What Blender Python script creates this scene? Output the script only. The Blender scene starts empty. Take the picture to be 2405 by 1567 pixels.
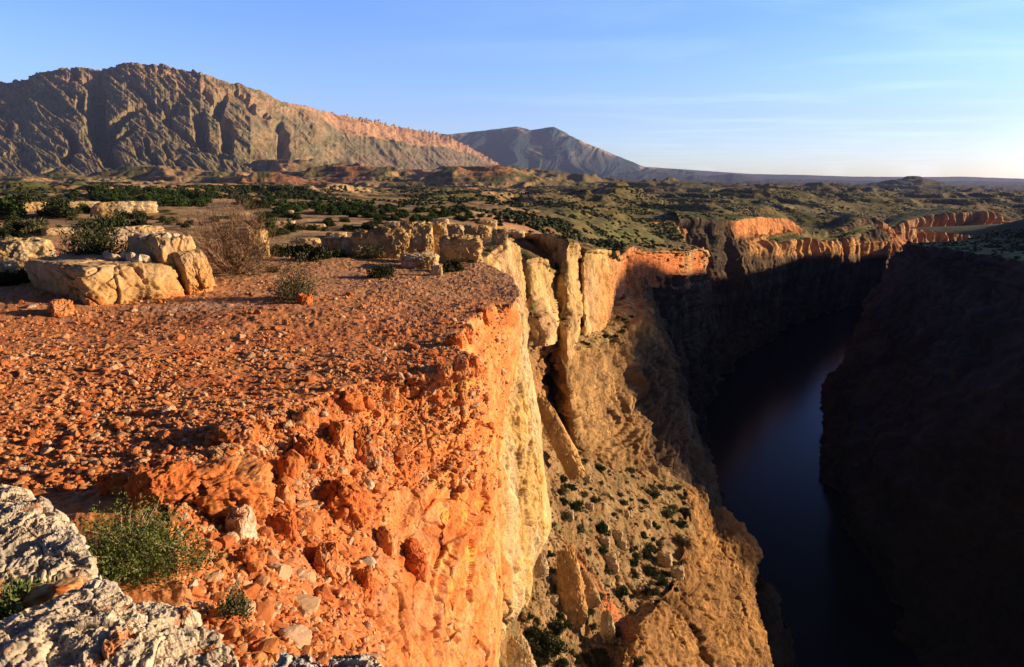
import bpy, math, random
import numpy as np
from mathutils import Vector
from mathutils.bvhtree import BVHTree

D = bpy.data
COL = bpy.context.scene.collection
rng = np.random.default_rng(7)
random.seed(7)

# ------------------------------------------------------------------ camera model
F, CX, CY, PITCH = 1603.3, 1202.5, 783.5, math.radians(12.5)
cp, sp = math.cos(PITCH), math.sin(PITCH)

def ray(px, py):
    px = np.asarray(px, float); py = np.asarray(py, float)
    x = (px - CX) / F; yu = -(py - CY) / F
    return x, cp + yu * sp, -sp + yu * cp

def P(px, py, d):
    """photo direction (px, py) at d metres north of the viewpoint"""
    x, y, z = ray(px, py)
    d = np.asarray(d, float)
    return np.stack([x / y * d, d + 0 * x, z / y * d], -1)

def G(px, py, z):
    x, y, zz = ray(px, py)
    t = z / zz
    return (float(x * t), float(y * t), float(z))

# ------------------------------------------------------------------ noise
class Noise:
    def __init__(s, seed):
        r = np.random.default_rng(seed)
        s.perm = r.permutation(256).astype(np.int32)
        g = r.normal(size=(256, 3)).astype(np.float32)
        s.g = g / np.linalg.norm(g, axis=1, keepdims=True)
        s.r = r.random((256, 3)).astype(np.float32)
    def grad(s, p):
        p = np.ascontiguousarray(p, np.float32)
        i = np.floor(p).astype(np.int32); f = p - i
        u = f * f * f * (f * (f * 6 - 15) + 10)
        i &= 255
        out = np.zeros(len(p), np.float32)
        pm = s.perm
        for a in (0, 1):
            ha = pm[(i[:, 0] + a) & 255]; wa = u[:, 0] if a else 1 - u[:, 0]
            for b in (0, 1):
                hb = pm[(ha + i[:, 1] + b) & 255]; wb = wa * (u[:, 1] if b else 1 - u[:, 1])
                for c in (0, 1):
                    g = s.g[pm[(hb + i[:, 2] + c) & 255]]
                    w = wb * (u[:, 2] if c else 1 - u[:, 2])
                    out += w * (g[:, 0] * (f[:, 0] - a) + g[:, 1] * (f[:, 1] - b) + g[:, 2] * (f[:, 2] - c))
        return out * 1.5
    def facet(s, p):
        """Worley cells whose tops are randomly tilted planes: (tilted height, gap to the next cell)"""
        p = np.ascontiguousarray(p, np.float32)
        i = np.floor(p).astype(np.int32); f = p - i
        n = len(p); f1 = np.full(n, 9., np.float32); f2 = np.full(n, 9., np.float32); hh = np.zeros(n, np.float32)
        pm = s.perm
        for a in (-1, 0, 1):
            ha = pm[(i[:, 0] + a) & 255]
            for b in (-1, 0, 1):
                hb = pm[(ha + i[:, 1] + b) & 255]
                for c in (-1, 0, 1):
                    h = pm[(hb + i[:, 2] + c) & 255]
                    o = s.r[h]
                    dx = o[:, 0] + a - f[:, 0]; dy = o[:, 1] + b - f[:, 1]; dz = o[:, 2] + c - f[:, 2]
                    dd = dx * dx + dy * dy + dz * dz
                    near = dd < f1
                    f2 = np.where(near, f1, np.minimum(f2, dd))
                    t = s.r[pm[h]]
                    hh = np.where(near, (t[:, 0] - .5) * .7 + 1.5 * (dx * (t[:, 1] - .5) + dy * (t[:, 2] - .5) + dz * (t[:, 0] - .5)), hh)
                    f1 = np.where(near, dd, f1)
        return hh, np.sqrt(f2) - np.sqrt(f1)
    def cell(s, p):
        """Worley: F1, F2, random value of the nearest cell"""
        p = np.ascontiguousarray(p, np.float32)
        i = np.floor(p).astype(np.int32); f = p - i
        n = len(p)
        f1 = np.full(n, 9., np.float32); f2 = np.full(n, 9., np.float32); idd = np.zeros(n, np.float32)
        pm = s.perm
        for a in (-1, 0, 1):
            ha = pm[(i[:, 0] + a) & 255]
            for b in (-1, 0, 1):
                hb = pm[(ha + i[:, 1] + b) & 255]
                for c in (-1, 0, 1):
                    h = pm[(hb + i[:, 2] + c) & 255]
                    o = s.r[h]
                    dd = (o[:, 0] + a - f[:, 0]) ** 2 + (o[:, 1] + b - f[:, 1]) ** 2 + (o[:, 2] + c - f[:, 2]) ** 2
                    near = dd < f1
                    f2 = np.where(near, f1, np.minimum(f2, dd))
                    idd = np.where(near, s.r[pm[h]][:, 0], idd)
                    f1 = np.where(near, dd, f1)
        return np.sqrt(f1), np.sqrt(f2), idd

N1, N2, N3 = Noise(1), Noise(2), Noise(3)

def fbm(p, octv=4, lac=2.03, gain=.5, n=N1):
    out = 0; a = 1.; q = np.asarray(p, np.float32)
    for k in range(octv):
        out = out + a * n.grad(q + 17.3 * k); a *= gain; q = q * lac
    return out

def ridged(p, octv=4, lac=2.05, gain=.5, n=N2):
    out = 0; a = 1.; q = np.asarray(p, np.float32)
    for k in range(octv):
        out = out + a * (1 - 2.2 * np.abs(n.grad(q + 31.7 * k))); a *= gain; q = q * lac
    return out

def sst(e0, e1, x):
    t = np.clip((x - e0) / (e1 - e0), 0, 1)
    return t * t * (3 - 2 * t)

def mix(a, b, t):
    return a + (b - a) * t[..., None]

def C(*v):
    return np.array(v, np.float32)

# ------------------------------------------------------------------ surfaces
def spline(A, n, axis):
    """Catmull-Rom resampling of control array A along axis to n samples"""
    A = np.moveaxis(np.asarray(A, float), axis, 0)
    m = len(A)
    t = np.linspace(0, m - 1, n)
    i = np.minimum(t.astype(int), m - 2); f = (t - i)
    ext = np.concatenate([2 * A[:1] - A[1:2], A, 2 * A[-1:] - A[-2:-1]])
    sh = (slice(None),) + (None,) * (A.ndim - 1)
    f = f[sh]
    p0, p1, p2, p3 = ext[i], ext[i + 1], ext[i + 2], ext[i + 3]
    k = .42                                             # a little tighter than Catmull-Rom
    m1 = k * (p2 - p0); m2 = k * (p3 - p1)
    out = (2 * f**3 - 3 * f**2 + 1) * p1 + (f**3 - 2 * f**2 + f) * m1 + (-2 * f**3 + 3 * f**2) * p2 + (f**3 - f**2) * m2
    return np.moveaxis(out, 0, axis)

def patch(ctrl, nu, nv):
    return spline(spline(np.array(ctrl, float), nu, 0), nv, 1)

def normals(S):
    du = np.gradient(S, axis=0); dv = np.gradient(S, axis=1)
    n = np.cross(du, dv)
    n /= np.linalg.norm(n, axis=-1, keepdims=True) + 1e-12
    return n

MESHES = []          # decimated copies for ray casting

def grid_mesh(name, S, colr, mat, kind=None, wrap=False, smooth=True, cast=3, parent=None, keep=None):
    ny, nx = S.shape[:2]
    me = D.meshes.new(name)
    me.vertices.add(ny * nx)
    me.vertices.foreach_set('co', np.ascontiguousarray(S, np.float32).ravel())
    idx = np.arange(ny * nx, dtype=np.int32).reshape(ny, nx)
    if wrap:
        idx = np.concatenate([idx, idx[:, :1]], 1)
    q = np.stack([idx[:-1, :-1], idx[:-1, 1:], idx[1:, 1:], idx[1:, :-1]], -1).reshape(-1, 4)
    if keep is not None:
        q = q[keep.reshape(-1)[q].all(1)]
    nf = len(q)
    me.loops.add(nf * 4); me.polygons.add(nf)
    me.loops.foreach_set('vertex_index', q.ravel())
    me.polygons.foreach_set('loop_start', np.arange(0, nf * 4, 4, dtype=np.int32))
    me.polygons.foreach_set('use_smooth', np.full(nf, smooth))
    me.update(calc_edges=True)
    set_col(me, colr)
    me.materials.append(mat)
    o = D.objects.new(name, me); COL.objects.link(o)
    if kind: o['kind'] = kind
    if parent: o.parent = parent
    if cast:
        T = S[::cast, ::cast]; a, b = T.shape[:2]
        ii = np.arange(a * b).reshape(a, b)
        qq = np.stack([ii[:-1, :-1], ii[:-1, 1:], ii[1:, 1:], ii[1:, :-1]], -1).reshape(-1, 4)
        if keep is not None: qq = qq[keep[::cast, ::cast].reshape(-1)[qq].all(1)]
        MESHES.append((T.reshape(-1, 3), qq))
    return o

def set_col(me, colr):
    a = me.color_attributes.new('Col', 'FLOAT_COLOR', 'POINT')
    c = np.ones((len(me.vertices), 4), np.float32)
    c[:, :3] = np.clip(np.asarray(colr, np.float32).reshape(-1, 3), 0, 1)
    a.data.foreach_set('color', c.ravel())

def poly_mesh(name, V, faces, mat, smooth=False, colr=None, parent=None):
    """faces: (n, k) array"""
    V = np.asarray(V, np.float32); faces = np.asarray(faces, np.int32)
    me = D.meshes.new(name)
    k = faces.shape[1]; nf = len(faces)
    me.vertices.add(len(V)); me.vertices.foreach_set('co', V.ravel())
    me.loops.add(nf * k); me.polygons.add(nf)
    me.loops.foreach_set('vertex_index', faces.ravel())
    me.polygons.foreach_set('loop_start', np.arange(0, nf * k, k, dtype=np.int32))
    me.polygons.foreach_set('use_smooth', np.full(nf, smooth))
    me.update(calc_edges=True)
    if colr is not None: set_col(me, colr)
    me.materials.append(mat)
    o = D.objects.new(name, me); COL.objects.link(o)
    if parent: o.parent = parent
    return o

def tag(o, label=None, cat=None, group=None, kind=None):
    if label: o['label'] = label
    if cat: o['category'] = cat
    if group: o['group'] = group
    if kind: o['kind'] = kind
    return o

def empty(name, loc):
    o = D.objects.new(name, None); COL.objects.link(o); o.location = loc
    o.empty_display_size = .2
    return o

# ------------------------------------------------------------------ materials
def mat_rock(name, s1=2., s2=12., bump=.5, dist=.05, var=.35, rough=.92, crack=0., cs=3., stretch=(1, 1, 1), speck=0., spc=(.05, .07, .02), sps=8.):
    m = D.materials.new(name); m.use_nodes = True
    nt = m.node_tree; nd = nt.nodes; L = nt.links
    b = nd['Principled BSDF']; b.inputs['Roughness'].default_value = rough
    b.inputs['Specular IOR Level'].default_value = .12
    tc = nd.new('ShaderNodeTexCoord')
    mp = nd.new('ShaderNodeMapping'); mp.inputs['Scale'].default_value = stretch
    L.new(tc.outputs['Object'], mp.inputs['Vector'])
    def noise(scale, det=6, rgh=.6):
        n = nd.new('ShaderNodeTexNoise'); n.inputs['Scale'].default_value = scale
        n.inputs['Detail'].default_value = det; n.inputs['Roughness'].default_value = rgh
        L.new(mp.outputs['Vector'], n.inputs['Vector']); return n
    na, nb = noise(s1), noise(s2, 8, .7)
    at = nd.new('ShaderNodeAttribute'); at.attribute_name = 'Col'
    def rng_(src, a, b_, lo, hi):
        r = nd.new('ShaderNodeMapRange'); r.inputs[1].default_value = a; r.inputs[2].default_value = b_
        r.inputs[3].default_value = lo; r.inputs[4].default_value = hi
        L.new(src, r.inputs[0]); return r.outputs[0]
    va = rng_(na.outputs['Fac'], .3, .7, 1 - var, 1 + var)
    vb = rng_(nb.outputs['Fac'], .3, .7, 1 - var * .9, 1 + var * .9)
    mu = nd.new('ShaderNodeMath'); mu.operation = 'MULTIPLY'; L.new(va, mu.inputs[0]); L.new(vb, mu.inputs[1])
    vm = nd.new('ShaderNodeVectorMath'); vm.operation = 'SCALE'
    L.new(at.outputs['Color'], vm.inputs[0]); L.new(mu.outputs[0], vm.inputs['Scale'])
    colr = vm.outputs[0]
    if speck:
        vs = nd.new('ShaderNodeTexVoronoi'); vs.inputs['Scale'].default_value = sps
        L.new(tc.outputs['Object'], vs.inputs['Vector'])
        s_ = rng_(vs.outputs['Distance'], .22, .34, 1, 0)
        ns = noise(sps * .13, 3, .6)
        s2_ = rng_(ns.outputs['Fac'], .62 - speck * .3, .72 - speck * .3, 0, 1)
        mm = nd.new('ShaderNodeMath'); mm.operation = 'MULTIPLY'; L.new(s_, mm.inputs[0]); L.new(s2_, mm.inputs[1])
        mx = nd.new('ShaderNodeMix'); mx.data_type = 'RGBA'
        L.new(mm.outputs[0], mx.inputs[0]); L.new(colr, mx.inputs[6]); mx.inputs[7].default_value = (*spc, 1)
        colr = mx.outputs[2]
    L.new(colr, b.inputs['Base Color'])
    h = nd.new('ShaderNodeMath'); h.operation = 'MULTIPLY_ADD'; h.inputs[1].default_value = .35
    L.new(nb.outputs['Fac'], h.inputs[0]); L.new(na.outputs['Fac'], h.inputs[2])
    height = h.outputs[0]
    if crack:
        # irregular blocky joints
        wn = noise(cs * .8, 3)
        ad = nd.new('ShaderNodeVectorMath'); ad.operation = 'MULTIPLY_ADD'
        ad.inputs[1].default_value = (1.1 / cs,) * 3
        L.new(wn.outputs['Color'], ad.inputs[0]); L.new(mp.outputs['Vector'], ad.inputs[2])
        v = nd.new('ShaderNodeTexVoronoi'); v.feature = 'DISTANCE_TO_EDGE'; v.inputs['Scale'].default_value = cs
        L.new(ad.outputs[0], v.inputs['Vector'])
        e = rng_(v.outputs['Distance'], 0, .06, -crack, 0)
        pm_ = noise(cs * .45, 2, .5); pk = rng_(pm_.outputs['Fac'], .48, .62, 0, 1)
        em = nd.new('ShaderNodeMath'); em.operation = 'MULTIPLY'; L.new(e, em.inputs[0]); L.new(pk, em.inputs[1]); e = em.outputs[0]
        a2 = nd.new('ShaderNodeMath'); a2.operation = 'ADD'; L.new(height, a2.inputs[0]); L.new(e, a2.inputs[1])
        height = a2.outputs[0]
    bp = nd.new('ShaderNodeBump'); bp.inputs['Strength'].default_value = bump; bp.inputs['Distance'].default_value = dist
    L.new(height, bp.inputs['Height']); L.new(bp.outputs['Normal'], b.inputs['Normal'])
    return m

def mat_leaf(name, c1, c2, scale=6., trans=.15):
    m = D.materials.new(name); m.use_nodes = True
    nt = m.node_tree; nd = nt.nodes; L = nt.links
    b = nd['Principled BSDF']; b.inputs['Roughness'].default_value = .75
    b.inputs['Specular IOR Level'].default_value = .15
    g = nd.new('ShaderNodeNewGeometry')
    r = nd.new('ShaderNodeMix'); r.data_type = 'RGBA'
    r.inputs[6].default_value = (*c1, 1); r.inputs[7].default_value = (*c2, 1)
    L.new(g.outputs['Random Per Island'], r.inputs[0]); L.new(r.outputs[2], b.inputs['Base Color'])
    return m

def mat_plain(name, c, rough=.9):
    m = D.materials.new(name); m.use_nodes = True
    nd = m.node_tree.nodes; L = m.node_tree.links
    b = nd['Principled BSDF']; b.inputs['Roughness'].default_value = rough
    b.inputs['Specular IOR Level'].default_value = .1
    n = nd.new('ShaderNodeTexNoise'); n.inputs['Scale'].default_value = 30
    r = nd.new('ShaderNodeMix'); r.data_type = 'RGBA'
    r.inputs[6].default_value = (*[v * .6 for v in c], 1); r.inputs[7].default_value = (*[min(1, v * 1.4) for v in c], 1)
    L.new(n.outputs['Fac'], r.inputs[0]); L.new(r.outputs[2], b.inputs['Base Color'])
    return m

M_dirt = mat_rock('red_dirt', 3., 22., .9, .05, .28, crack=0)
M_face = mat_rock('jointed_red_rock', 2.4, 18., 1., .05, .32, crack=.75, cs=1.5, stretch=(1, 1, .8))
M_cliffw = mat_rock('pale_limestone_wall', 1.2, 7., 1., .14, .3, crack=.25, cs=.9, stretch=(1, 1, .7))
M_mid = mat_rock('limestone_cliff', .25, 1.6, 1., .9, .33, crack=.2, cs=.22, stretch=(1, 1, .7))
M_far = mat_rock('far_canyon_rock', .06, .4, 1., 2.5, .33, crack=.2, cs=.06, stretch=(1, 1, 1.6))
M_ledge = mat_rock('ledge_soil', .5, 4., .8, .3, .3, speck=.5, sps=1.0, spc=(.055, .06, .02))
M_plat = mat_rock('plateau_soil', .12, 1.5, .8, .3, .32, speck=.75, sps=.22, spc=(.035, .055, .012))
M_mount = mat_rock('mountain_slope', .008, .06, .8, 6., .30, speck=1.1, sps=.17, spc=(.035, .048, .014))
M_mount2 = mat_rock('far_mountain_slope', .002, .012, .8, 15., .32, speck=.4, sps=.01, spc=(.03, .05, .02))
M_white = mat_rock('lichen_limestone', 4., 30., .9, .03, .28)
M_stone = mat_rock('loose_stone', 4., 25., .6, .015, .25)
M_block = mat_rock('outcrop_limestone', .8, 6., .9, .12, .3, crack=.25, cs=.7)

# ------------------------------------------------------------------ lofts
def samples(A, n):
    """n parameters along axis 0 of control points A (m, k, 3), spread by apparent length"""
    dd = np.linalg.norm(np.diff(A, axis=0), axis=-1)
    rr = np.linalg.norm(A, axis=-1); rr = np.maximum(.5 * (rr[1:] + rr[:-1]), 1.)
    w = (dd / rr).max(1) ** .8 + 1e-4
    cum = np.concatenate([[0], np.cumsum(w)]); cum /= cum[-1]
    return np.interp(np.linspace(0, 1, n), cum, np.arange(len(A)))

def spline_t(A, t, axis):
    A = np.moveaxis(np.asarray(A, float), axis, 0)
    i = np.clip(t.astype(int), 0, len(A) - 2); f = t - i
    ext = np.concatenate([2 * A[:1] - A[1:2], A, 2 * A[-1:] - A[-2:-1]])
    f = f[(slice(None),) + (None,) * (A.ndim - 1)]
    p0, p1, p2, p3 = ext[i], ext[i + 1], ext[i + 2], ext[i + 3]
    k = .4
    m1 = k * (p2 - p0); m2 = k * (p3 - p1)
    out = (2 * f**3 - 3 * f**2 + 1) * p1 + (f**3 - 2 * f**2 + f) * m1 + (-2 * f**3 + 3 * f**2) * p2 + (f**3 - f**2) * m2
    return np.moveaxis(out, 0, axis)

def pt(c):
    """('w', x, y, z) world point or (px, py, d)"""
    if c[0] == 'w': return np.array(c[1:], float)
    return P(*c)

def loft(cols, nu, nv):
    A = np.array([[pt(c) for c in col] for col in cols])
    tu = samples(A, nu); tv = samples(A.transpose(1, 0, 2), nv)
    return spline_t(spline_t(A, tu, 0), tv, 1), tu, tv

def pix(S):
    """photo coordinates a point belongs to (used to look up rock types when building)"""
    x, y, z = S[..., 0], S[..., 1], S[..., 2]
    f = y * cp - z * sp; u = y * sp + z * cp
    return CX + F * x / f, CY - F * u / f

def craggy(S, wl, amp, octv=5, zs=.45, blocks=.6, strata=.25, flat=.25, n=N1, up=True, seed=0., warp=.35):
    """push a rock surface in and out along its normal: ribs, joint blocks, beds"""
    sh = S.shape[:2]
    N = normals(S)
    toward = -(N * S).sum(-1)                     # make the normal face the open side (the viewpoint side)
    N = np.where(toward.mean() > 0, N, -N)
    p = S.reshape(-1, 3) + seed
    q = p / wl * np.array([1, 1, zs])
    w = np.stack([n.grad(q * .9 + 5), n.grad(q * .9 + 25), n.grad(q * .9 + 45)], -1)
    q2 = q + .5 * warp * w
    r = ridged(q + warp * w, octv, gain=.56, n=n)
    out = .34 * (r - .4) + .10 * fbm(q2 * 4.5 + 11, 5, gain=.66, n=N3)
    if blocks:
        t1, e1 = n.facet(q2 * 1.1); t2, e2 = n.facet(q2 * np.array([2.9, 2.9, 2.2]) + 7); t3, e3 = N2.facet(q2 * np.array([7.5, 7.5, 6.]) + 3)
        out = out + blocks * (t1 * .95 + t2 * .5 + t3 * .12 - .38 * (1 - sst(0, .07, e1)) - .18 * (1 - sst(0, .08, e2)))
    if strata:
        zz = p[:, 2] / wl + .18 * w[:, 0]
        o = np.zeros_like(zz)
        s1 = n.grad(np.stack([o, o + .3, zz * 3.2], -1)); s2 = n.grad(np.stack([o, o + .7, zz * 9.], -1)); s3 = n.grad(np.stack([o, o + .9, zz * 22.], -1))
        out = out + strata * (np.clip(s1 * 3, -1, 1) + .5 * np.clip(s2 * 3, -1, 1) + .22 * np.clip(s3 * 3, -1, 1))
    out = out.reshape(sh)
    steep = 1 - sst(.55, .9, np.abs(N[..., 2]))
    return S + N * (amp * out * (flat + (1 - flat) * steep))[..., None], steep, out

CREAM, TAN, GREY = C(.60, .40, .19), C(.46, .29, .14), C(.40, .33, .25)
ORANGE, RED, YEL = C(.66, .21, .055), C(.50, .135, .045), C(.70, .43, .13)
SOIL, SAGE, GREEN = C(.36, .22, .105), C(.17, .16, .07), C(.07, .095, .022)
DARK = C(.19, .135, .09)

def rockcol(S, base, alt, wl, soil=None, steep=None, n=N3, dark=.25):
    p = S.reshape(-1, 3)
    a = fbm(p / wl * np.array([1, 1, .5]), 4, n=n).reshape(S.shape[:2])
    b = fbm(p / wl * np.array([3, 3, .9]) + 9, 3, n=n).reshape(S.shape[:2])
    zc = n.grad(np.stack([p[:, 0] / wl * .1, p[:, 1] / wl * .1, p[:, 2] / wl * 3.], -1)).reshape(S.shape[:2])
    c = mix(np.broadcast_to(base, S.shape), alt, sst(-.3, .45, a + .4 * zc))
    c = c * (1 - dark * sst(.0, .5, b))[..., None]
    if soil is not None:
        c = mix(c, soil, 1 - steep)
    return c

# ================================================================== NEAR RIM
Z0 = -2.5
FACE = [  # columns of the eroded red face: inside the rim, rim, then downwards
    [(372, 1080, 5.85), (380, 1100, 5.65), (385, 1150, 5.25), (390, 1200, 4.91), (400, 1260, 4.56), (410, 1320, 4.26), (430, 1400, 3.91), (450, 1480, 3.58), (480, 1640, 3.05)],
    [(510, 1032, 6.35), (520, 1050, 6.15), (520, 1090, 5.95), (525, 1150, 5.58), (530, 1215, 5.18), (540, 1290, 4.78), (555, 1370, 4.38), (570, 1450, 3.98), (600, 1640, 3.2)],
    [(590, 958, 7.3), (600, 975, 7.1), (615, 1010, 6.9), (630, 1080, 6.55), (640, 1150, 6.1), (650, 1240, 5.5), (660, 1340, 4.9), (670, 1450, 4.3), (700, 1640, 3.4)],
    [(692, 930, 7.8), (700, 948, 7.55), (715, 985, 7.35), (730, 1060, 7.05), (745, 1140, 6.65), (755, 1240, 6.05), (765, 1340, 5.45), (775, 1450, 4.8), (800, 1640, 3.75)],
    [(795, 895, 8.45), (800, 912, 8.2), (820, 940, 8.05), (840, 1020, 7.8), (852, 1110, 7.4), (862, 1220, 6.8), (870, 1340, 6.1), (880, 1450, 5.45), (900, 1640, 4.3)],
    [(875, 868, 9.), (880, 886, 8.67), (905, 905, 8.6), (930, 985, 8.5), (945, 1085, 8.15), (955, 1200, 7.55), (962, 1330, 6.85), (970, 1450, 6.2), (985, 1640, 5.1)],
    [(978, 862, 9.15), (980, 880, 8.8), (990, 898, 8.8), (1010, 980, 8.8), (1025, 1080, 8.6), (1035, 1200, 8.15), (1045, 1330, 7.55), (1050, 1450, 6.95), (1060, 1640, 5.9)],
    [(1062, 856, 9.3), (1070, 874, 8.95), (1080, 895, 9.0), (1090, 975, 9.1), (1098, 1080, 9.05), (1100, 1200, 8.65), (1105, 1330, 8.15), (1108, 1450, 7.65), (1110, 1640, 6.6)],
    [(1106, 846, 9.5), (1118, 860, 9.2), (1130, 880, 9.3), (1135, 970, 9.55), (1140, 1080, 9.55), (1145, 1200, 9.25), (1150, 1330, 8.85), (1148, 1450, 8.35), (1140, 1640, 7.4)],
    [(1104, 836, 9.75), (1122, 846, 9.5), (1134, 868, 9.65), (1145, 960, 10.05), (1152, 1080, 10.15), (1160, 1200, 9.95), (1172, 1330, 9.55), (1166, 1450, 9.05), (1152, 1640, 8.)],
    [(1046, 792, 11.), (1060, 806, 10.6), (1085, 840, 10.6), (1130, 940, 10.75), (1152, 1060, 11.), (1165, 1200, 10.7), (1178, 1330, 10.2), (1172, 1450, 9.7), (1156, 1640, 8.4)],
    [(1090, 738, 13.1), (1105, 750, 12.6), (1115, 790, 12.25), (1150, 900, 11.8), (1160, 1040, 11.7), (1168, 1200, 11.4), (1181, 1330, 10.8), (1174, 1450, 10.2), (1158, 1640, 8.9)],
    [(1150, 706, 14.6), (1162, 717, 14.0), (1168, 760, 13.65), (1180, 860, 13.), (1170, 1000, 12.5), (1165, 1180, 12.1), (1178, 1320, 11.5), (1172, 1440, 10.9), (1158, 1640, 9.6)],
    [(1192, 706, 15.), (1205, 716, 14.4), (1219, 760, 14.4), (1213, 850, 14.), (1186, 945, 13.6), (1160, 1100, 13.1), (1172, 1310, 12.4), (1168, 1430, 11.7), (1156, 1640, 10.4)],
    [(1190, 700, 17.), (1204, 706, 17.), (1215, 750, 17.), (1206, 850, 17.), (1175, 940, 17.), (1140, 1100, 16.), (1150, 1310, 15.), (1150, 1430, 14.), (1140, 1640, 12.5)]]
rimpts = [(1.6, -1., 9.), (.35, 1.2, 9.)] + [(*G(*q[:2], Z0)[:2], 9.) for q in FACE[0][:0:-1]] + [(*G(*c_[1][:2], Z0)[:2], 9.) for c_ in FACE[1:14]] + [
          (.2, 15.6, 9.), (.0, 18.5, 6.), (-.8, 21.5, 2.), (-3., 24.5, .8), (-9., 26.5, .25), (-22., 28., .15),
          (-60., 28., .15), (-60., -12., .2), (1.6, -12., 9.)]
RP = np.array(rimpts)

def sdf(X, Y, poly, val=None):
    """signed distance (positive outside) to a closed polygon and a value interpolated along its edge"""
    best = np.full(X.shape, 1e18); vv = np.zeros(X.shape); inside = np.zeros(X.shape, bool)
    n = len(poly)
    for i in range(n):
        ax, ay = poly[i][:2]; bx, by = poly[(i + 1) % n][:2]
        ex, ey = bx - ax, by - ay
        t = np.clip(((X - ax) * ex + (Y - ay) * ey) / (ex * ex + ey * ey + 1e-12), 0, 1)
        dd = (X - ax - t * ex) ** 2 + (Y - ay - t * ey) ** 2
        m = dd < best
        best = np.where(m, dd, best)
        if val is not None:
            vv = np.where(m, val[i] + t * (val[(i + 1) % n] - val[i]), vv)
        cr = ((ay > Y) != (by > Y)) & (X < ex * (Y - ay) / (ey + 1e-18 * (ey == 0)) + ax)
        inside ^= cr
    s = np.sqrt(best)
    return np.where(inside, -s, s), vv

def near_ground():
    u = np.concatenate([np.linspace(-1.06, -.22, 560, endpoint=False), np.linspace(-.22, .10, 560)])
    yv = np.concatenate([np.exp(np.linspace(math.log(1.15), math.log(5.), 250, endpoint=False)),
                         np.exp(np.linspace(math.log(5.), math.log(10.), 430, endpoint=False)),
                         np.exp(np.linspace(math.log(10.), math.log(34.), 230))])
    Y, U = np.meshgrid(yv, u, indexing='ij'); X = U * Y
    p2 = np.stack([X, Y, 0 * X], -1).reshape(-1, 3)
    s, k = sdf(X, Y, RP, RP[:, 2])
    s = s + (.07 * np.maximum(fbm(p2 * 2.6, 3), -.25) + .03 * fbm(p2 * 9., 2, n=N2)).reshape(X.shape) * (k > 3)
    so = np.maximum(s, 0)
    r = .05
    drop = np.minimum(k * (np.sqrt(so * so + r * r) - r), 9)
    top = Z0 + .07 * fbm(p2 * .35, 2).reshape(X.shape) * sst(0, .8, -s)
    top = top - .028 * (X + 1.) * sst(0, 3., -s)                                       # the flat leans to the canyon
    top = top + .07 * np.exp(-((X + 3.1) / .6) ** 2 - ((Y - 6.9) / .6) ** 2) * sst(0, .3, -s)       # low knob beside the gully
    top = top - .12 * np.exp(-((X + 8) / 3) ** 2 - ((Y - 11.6) / 1.2) ** 2)
    Z = top - drop
    S = np.stack([X, Y, np.maximum(Z, -12)], -1)
    N = normals(S); N = np.where((N[..., 2:] < 0), -N, N)
    steep = 1 - sst(.55, .9, N[..., 2])
    p = S.reshape(-1, 3)
    bed = p[:, 2]
    mid = fbm(p * 1.6, 4, n=N3); fine = fbm(p * 7., 4, gain=.62, n=N3)
    f1, f2, i1 = N2.cell(p * 9.)
    peb = np.maximum(0, .5 - f1) * (i1 > .45)
    dsp = (.022 * mid + .017 * fine + .05 * peb) * sst(.3, -.1, s).reshape(-1)
    S = S + N * dsp.reshape(X.shape)[..., None]
    # colours
    px, py = pix(S)
    a = fbm(p * .8, 4, n=N3).reshape(X.shape); b = fbm(p * 2.6 + 9, 4, n=N3).reshape(X.shape)
    flat_c = mix(np.broadcast_to(C(.64, .255, .095), S.shape), C(.54, .17, .06), sst(-.2, .5, a))
    far = sst(10.5, 18, Y + 2.5 * a)
    flat_c = mix(flat_c, C(.52, .27, .135), far)
    c = flat_c
    grey = sst(.25, .55, fbm(p * 3.3 + 40, 3, n=N1).reshape(X.shape)) * .35
    c = mix(c, C(.42, .27, .19), grey)
    white = np.exp(-((X + 6.1) / 1.2) ** 2 - ((Y - 13.2 - .25 * (X + 6)) / .35) ** 2)      # chalky streak right of the boulder
    c = mix(c, C(.62, .38, .27), np.clip(white * 1.2 + white * b, 0, 1) * .8)
    o = grid_mesh('ground', S, c, M_dirt, 'structure', cast=3, keep=(s < .035) | ((k < 1.2) & (X < -2.5)))
    return S, s, k

GS, Gs, Gk = near_ground()

# eroded face of the promontory and the gully beside it
S, tu, tv = loft(FACE, 860, 640)
N = normals(S); N = np.where((N * S).sum(-1, keepdims=True) > 0, -N, N)
p = S.reshape(-1, 3)
bed = p[:, 2] - .36 * p[:, 0] + .05 * fbm(p * 1.1, 2, n=N2)
o = np.zeros_like(bed)
st = np.clip(N2.grad(np.stack([o, o + .3, bed * 3.1], -1)) * 3., -1, 1) + .5 * np.clip(N2.grad(np.stack([o, o + .4, bed * 9.], -1)) * 2.4, -1, 1)
w = np.stack([N1.grad(p * 1.7 + 3), N1.grad(p * 1.7 + 13), N1.grad(p * 1.7 + 23)], -1) + .4 * np.stack([N1.grad(p * 5 + 3), N1.grad(p * 5 + 13), N1.grad(p * 5 + 23)], -1)
q = np.stack([p[:, 0], p[:, 1], bed], -1) + .10 * w
t1, e1 = N2.facet(q * np.array([1.15, 1.15, 1.8])); t2, e2 = N2.facet(q * np.array([3.2, 3.2, 4.6]) + 5); t3, e3 = N2.facet(q * 8.5)
broken = sst(-.12, .12, fbm(p * .9 + 60, 2, n=N1))
blk = t1 * .80 - .5 * (1 - sst(0, .03, e1)) + (.15 + .6 * broken) * (t2 * .45 - .25 * (1 - sst(0, .04, e2))) + (.08 + .5 * broken) * (t3 * .2 - .08 * (1 - sst(0, .06, e3)))
mid = fbm(p * 1.3, 3, n=N3); fine = fbm(p * 9., 4, gain=.65, n=N3)
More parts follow.
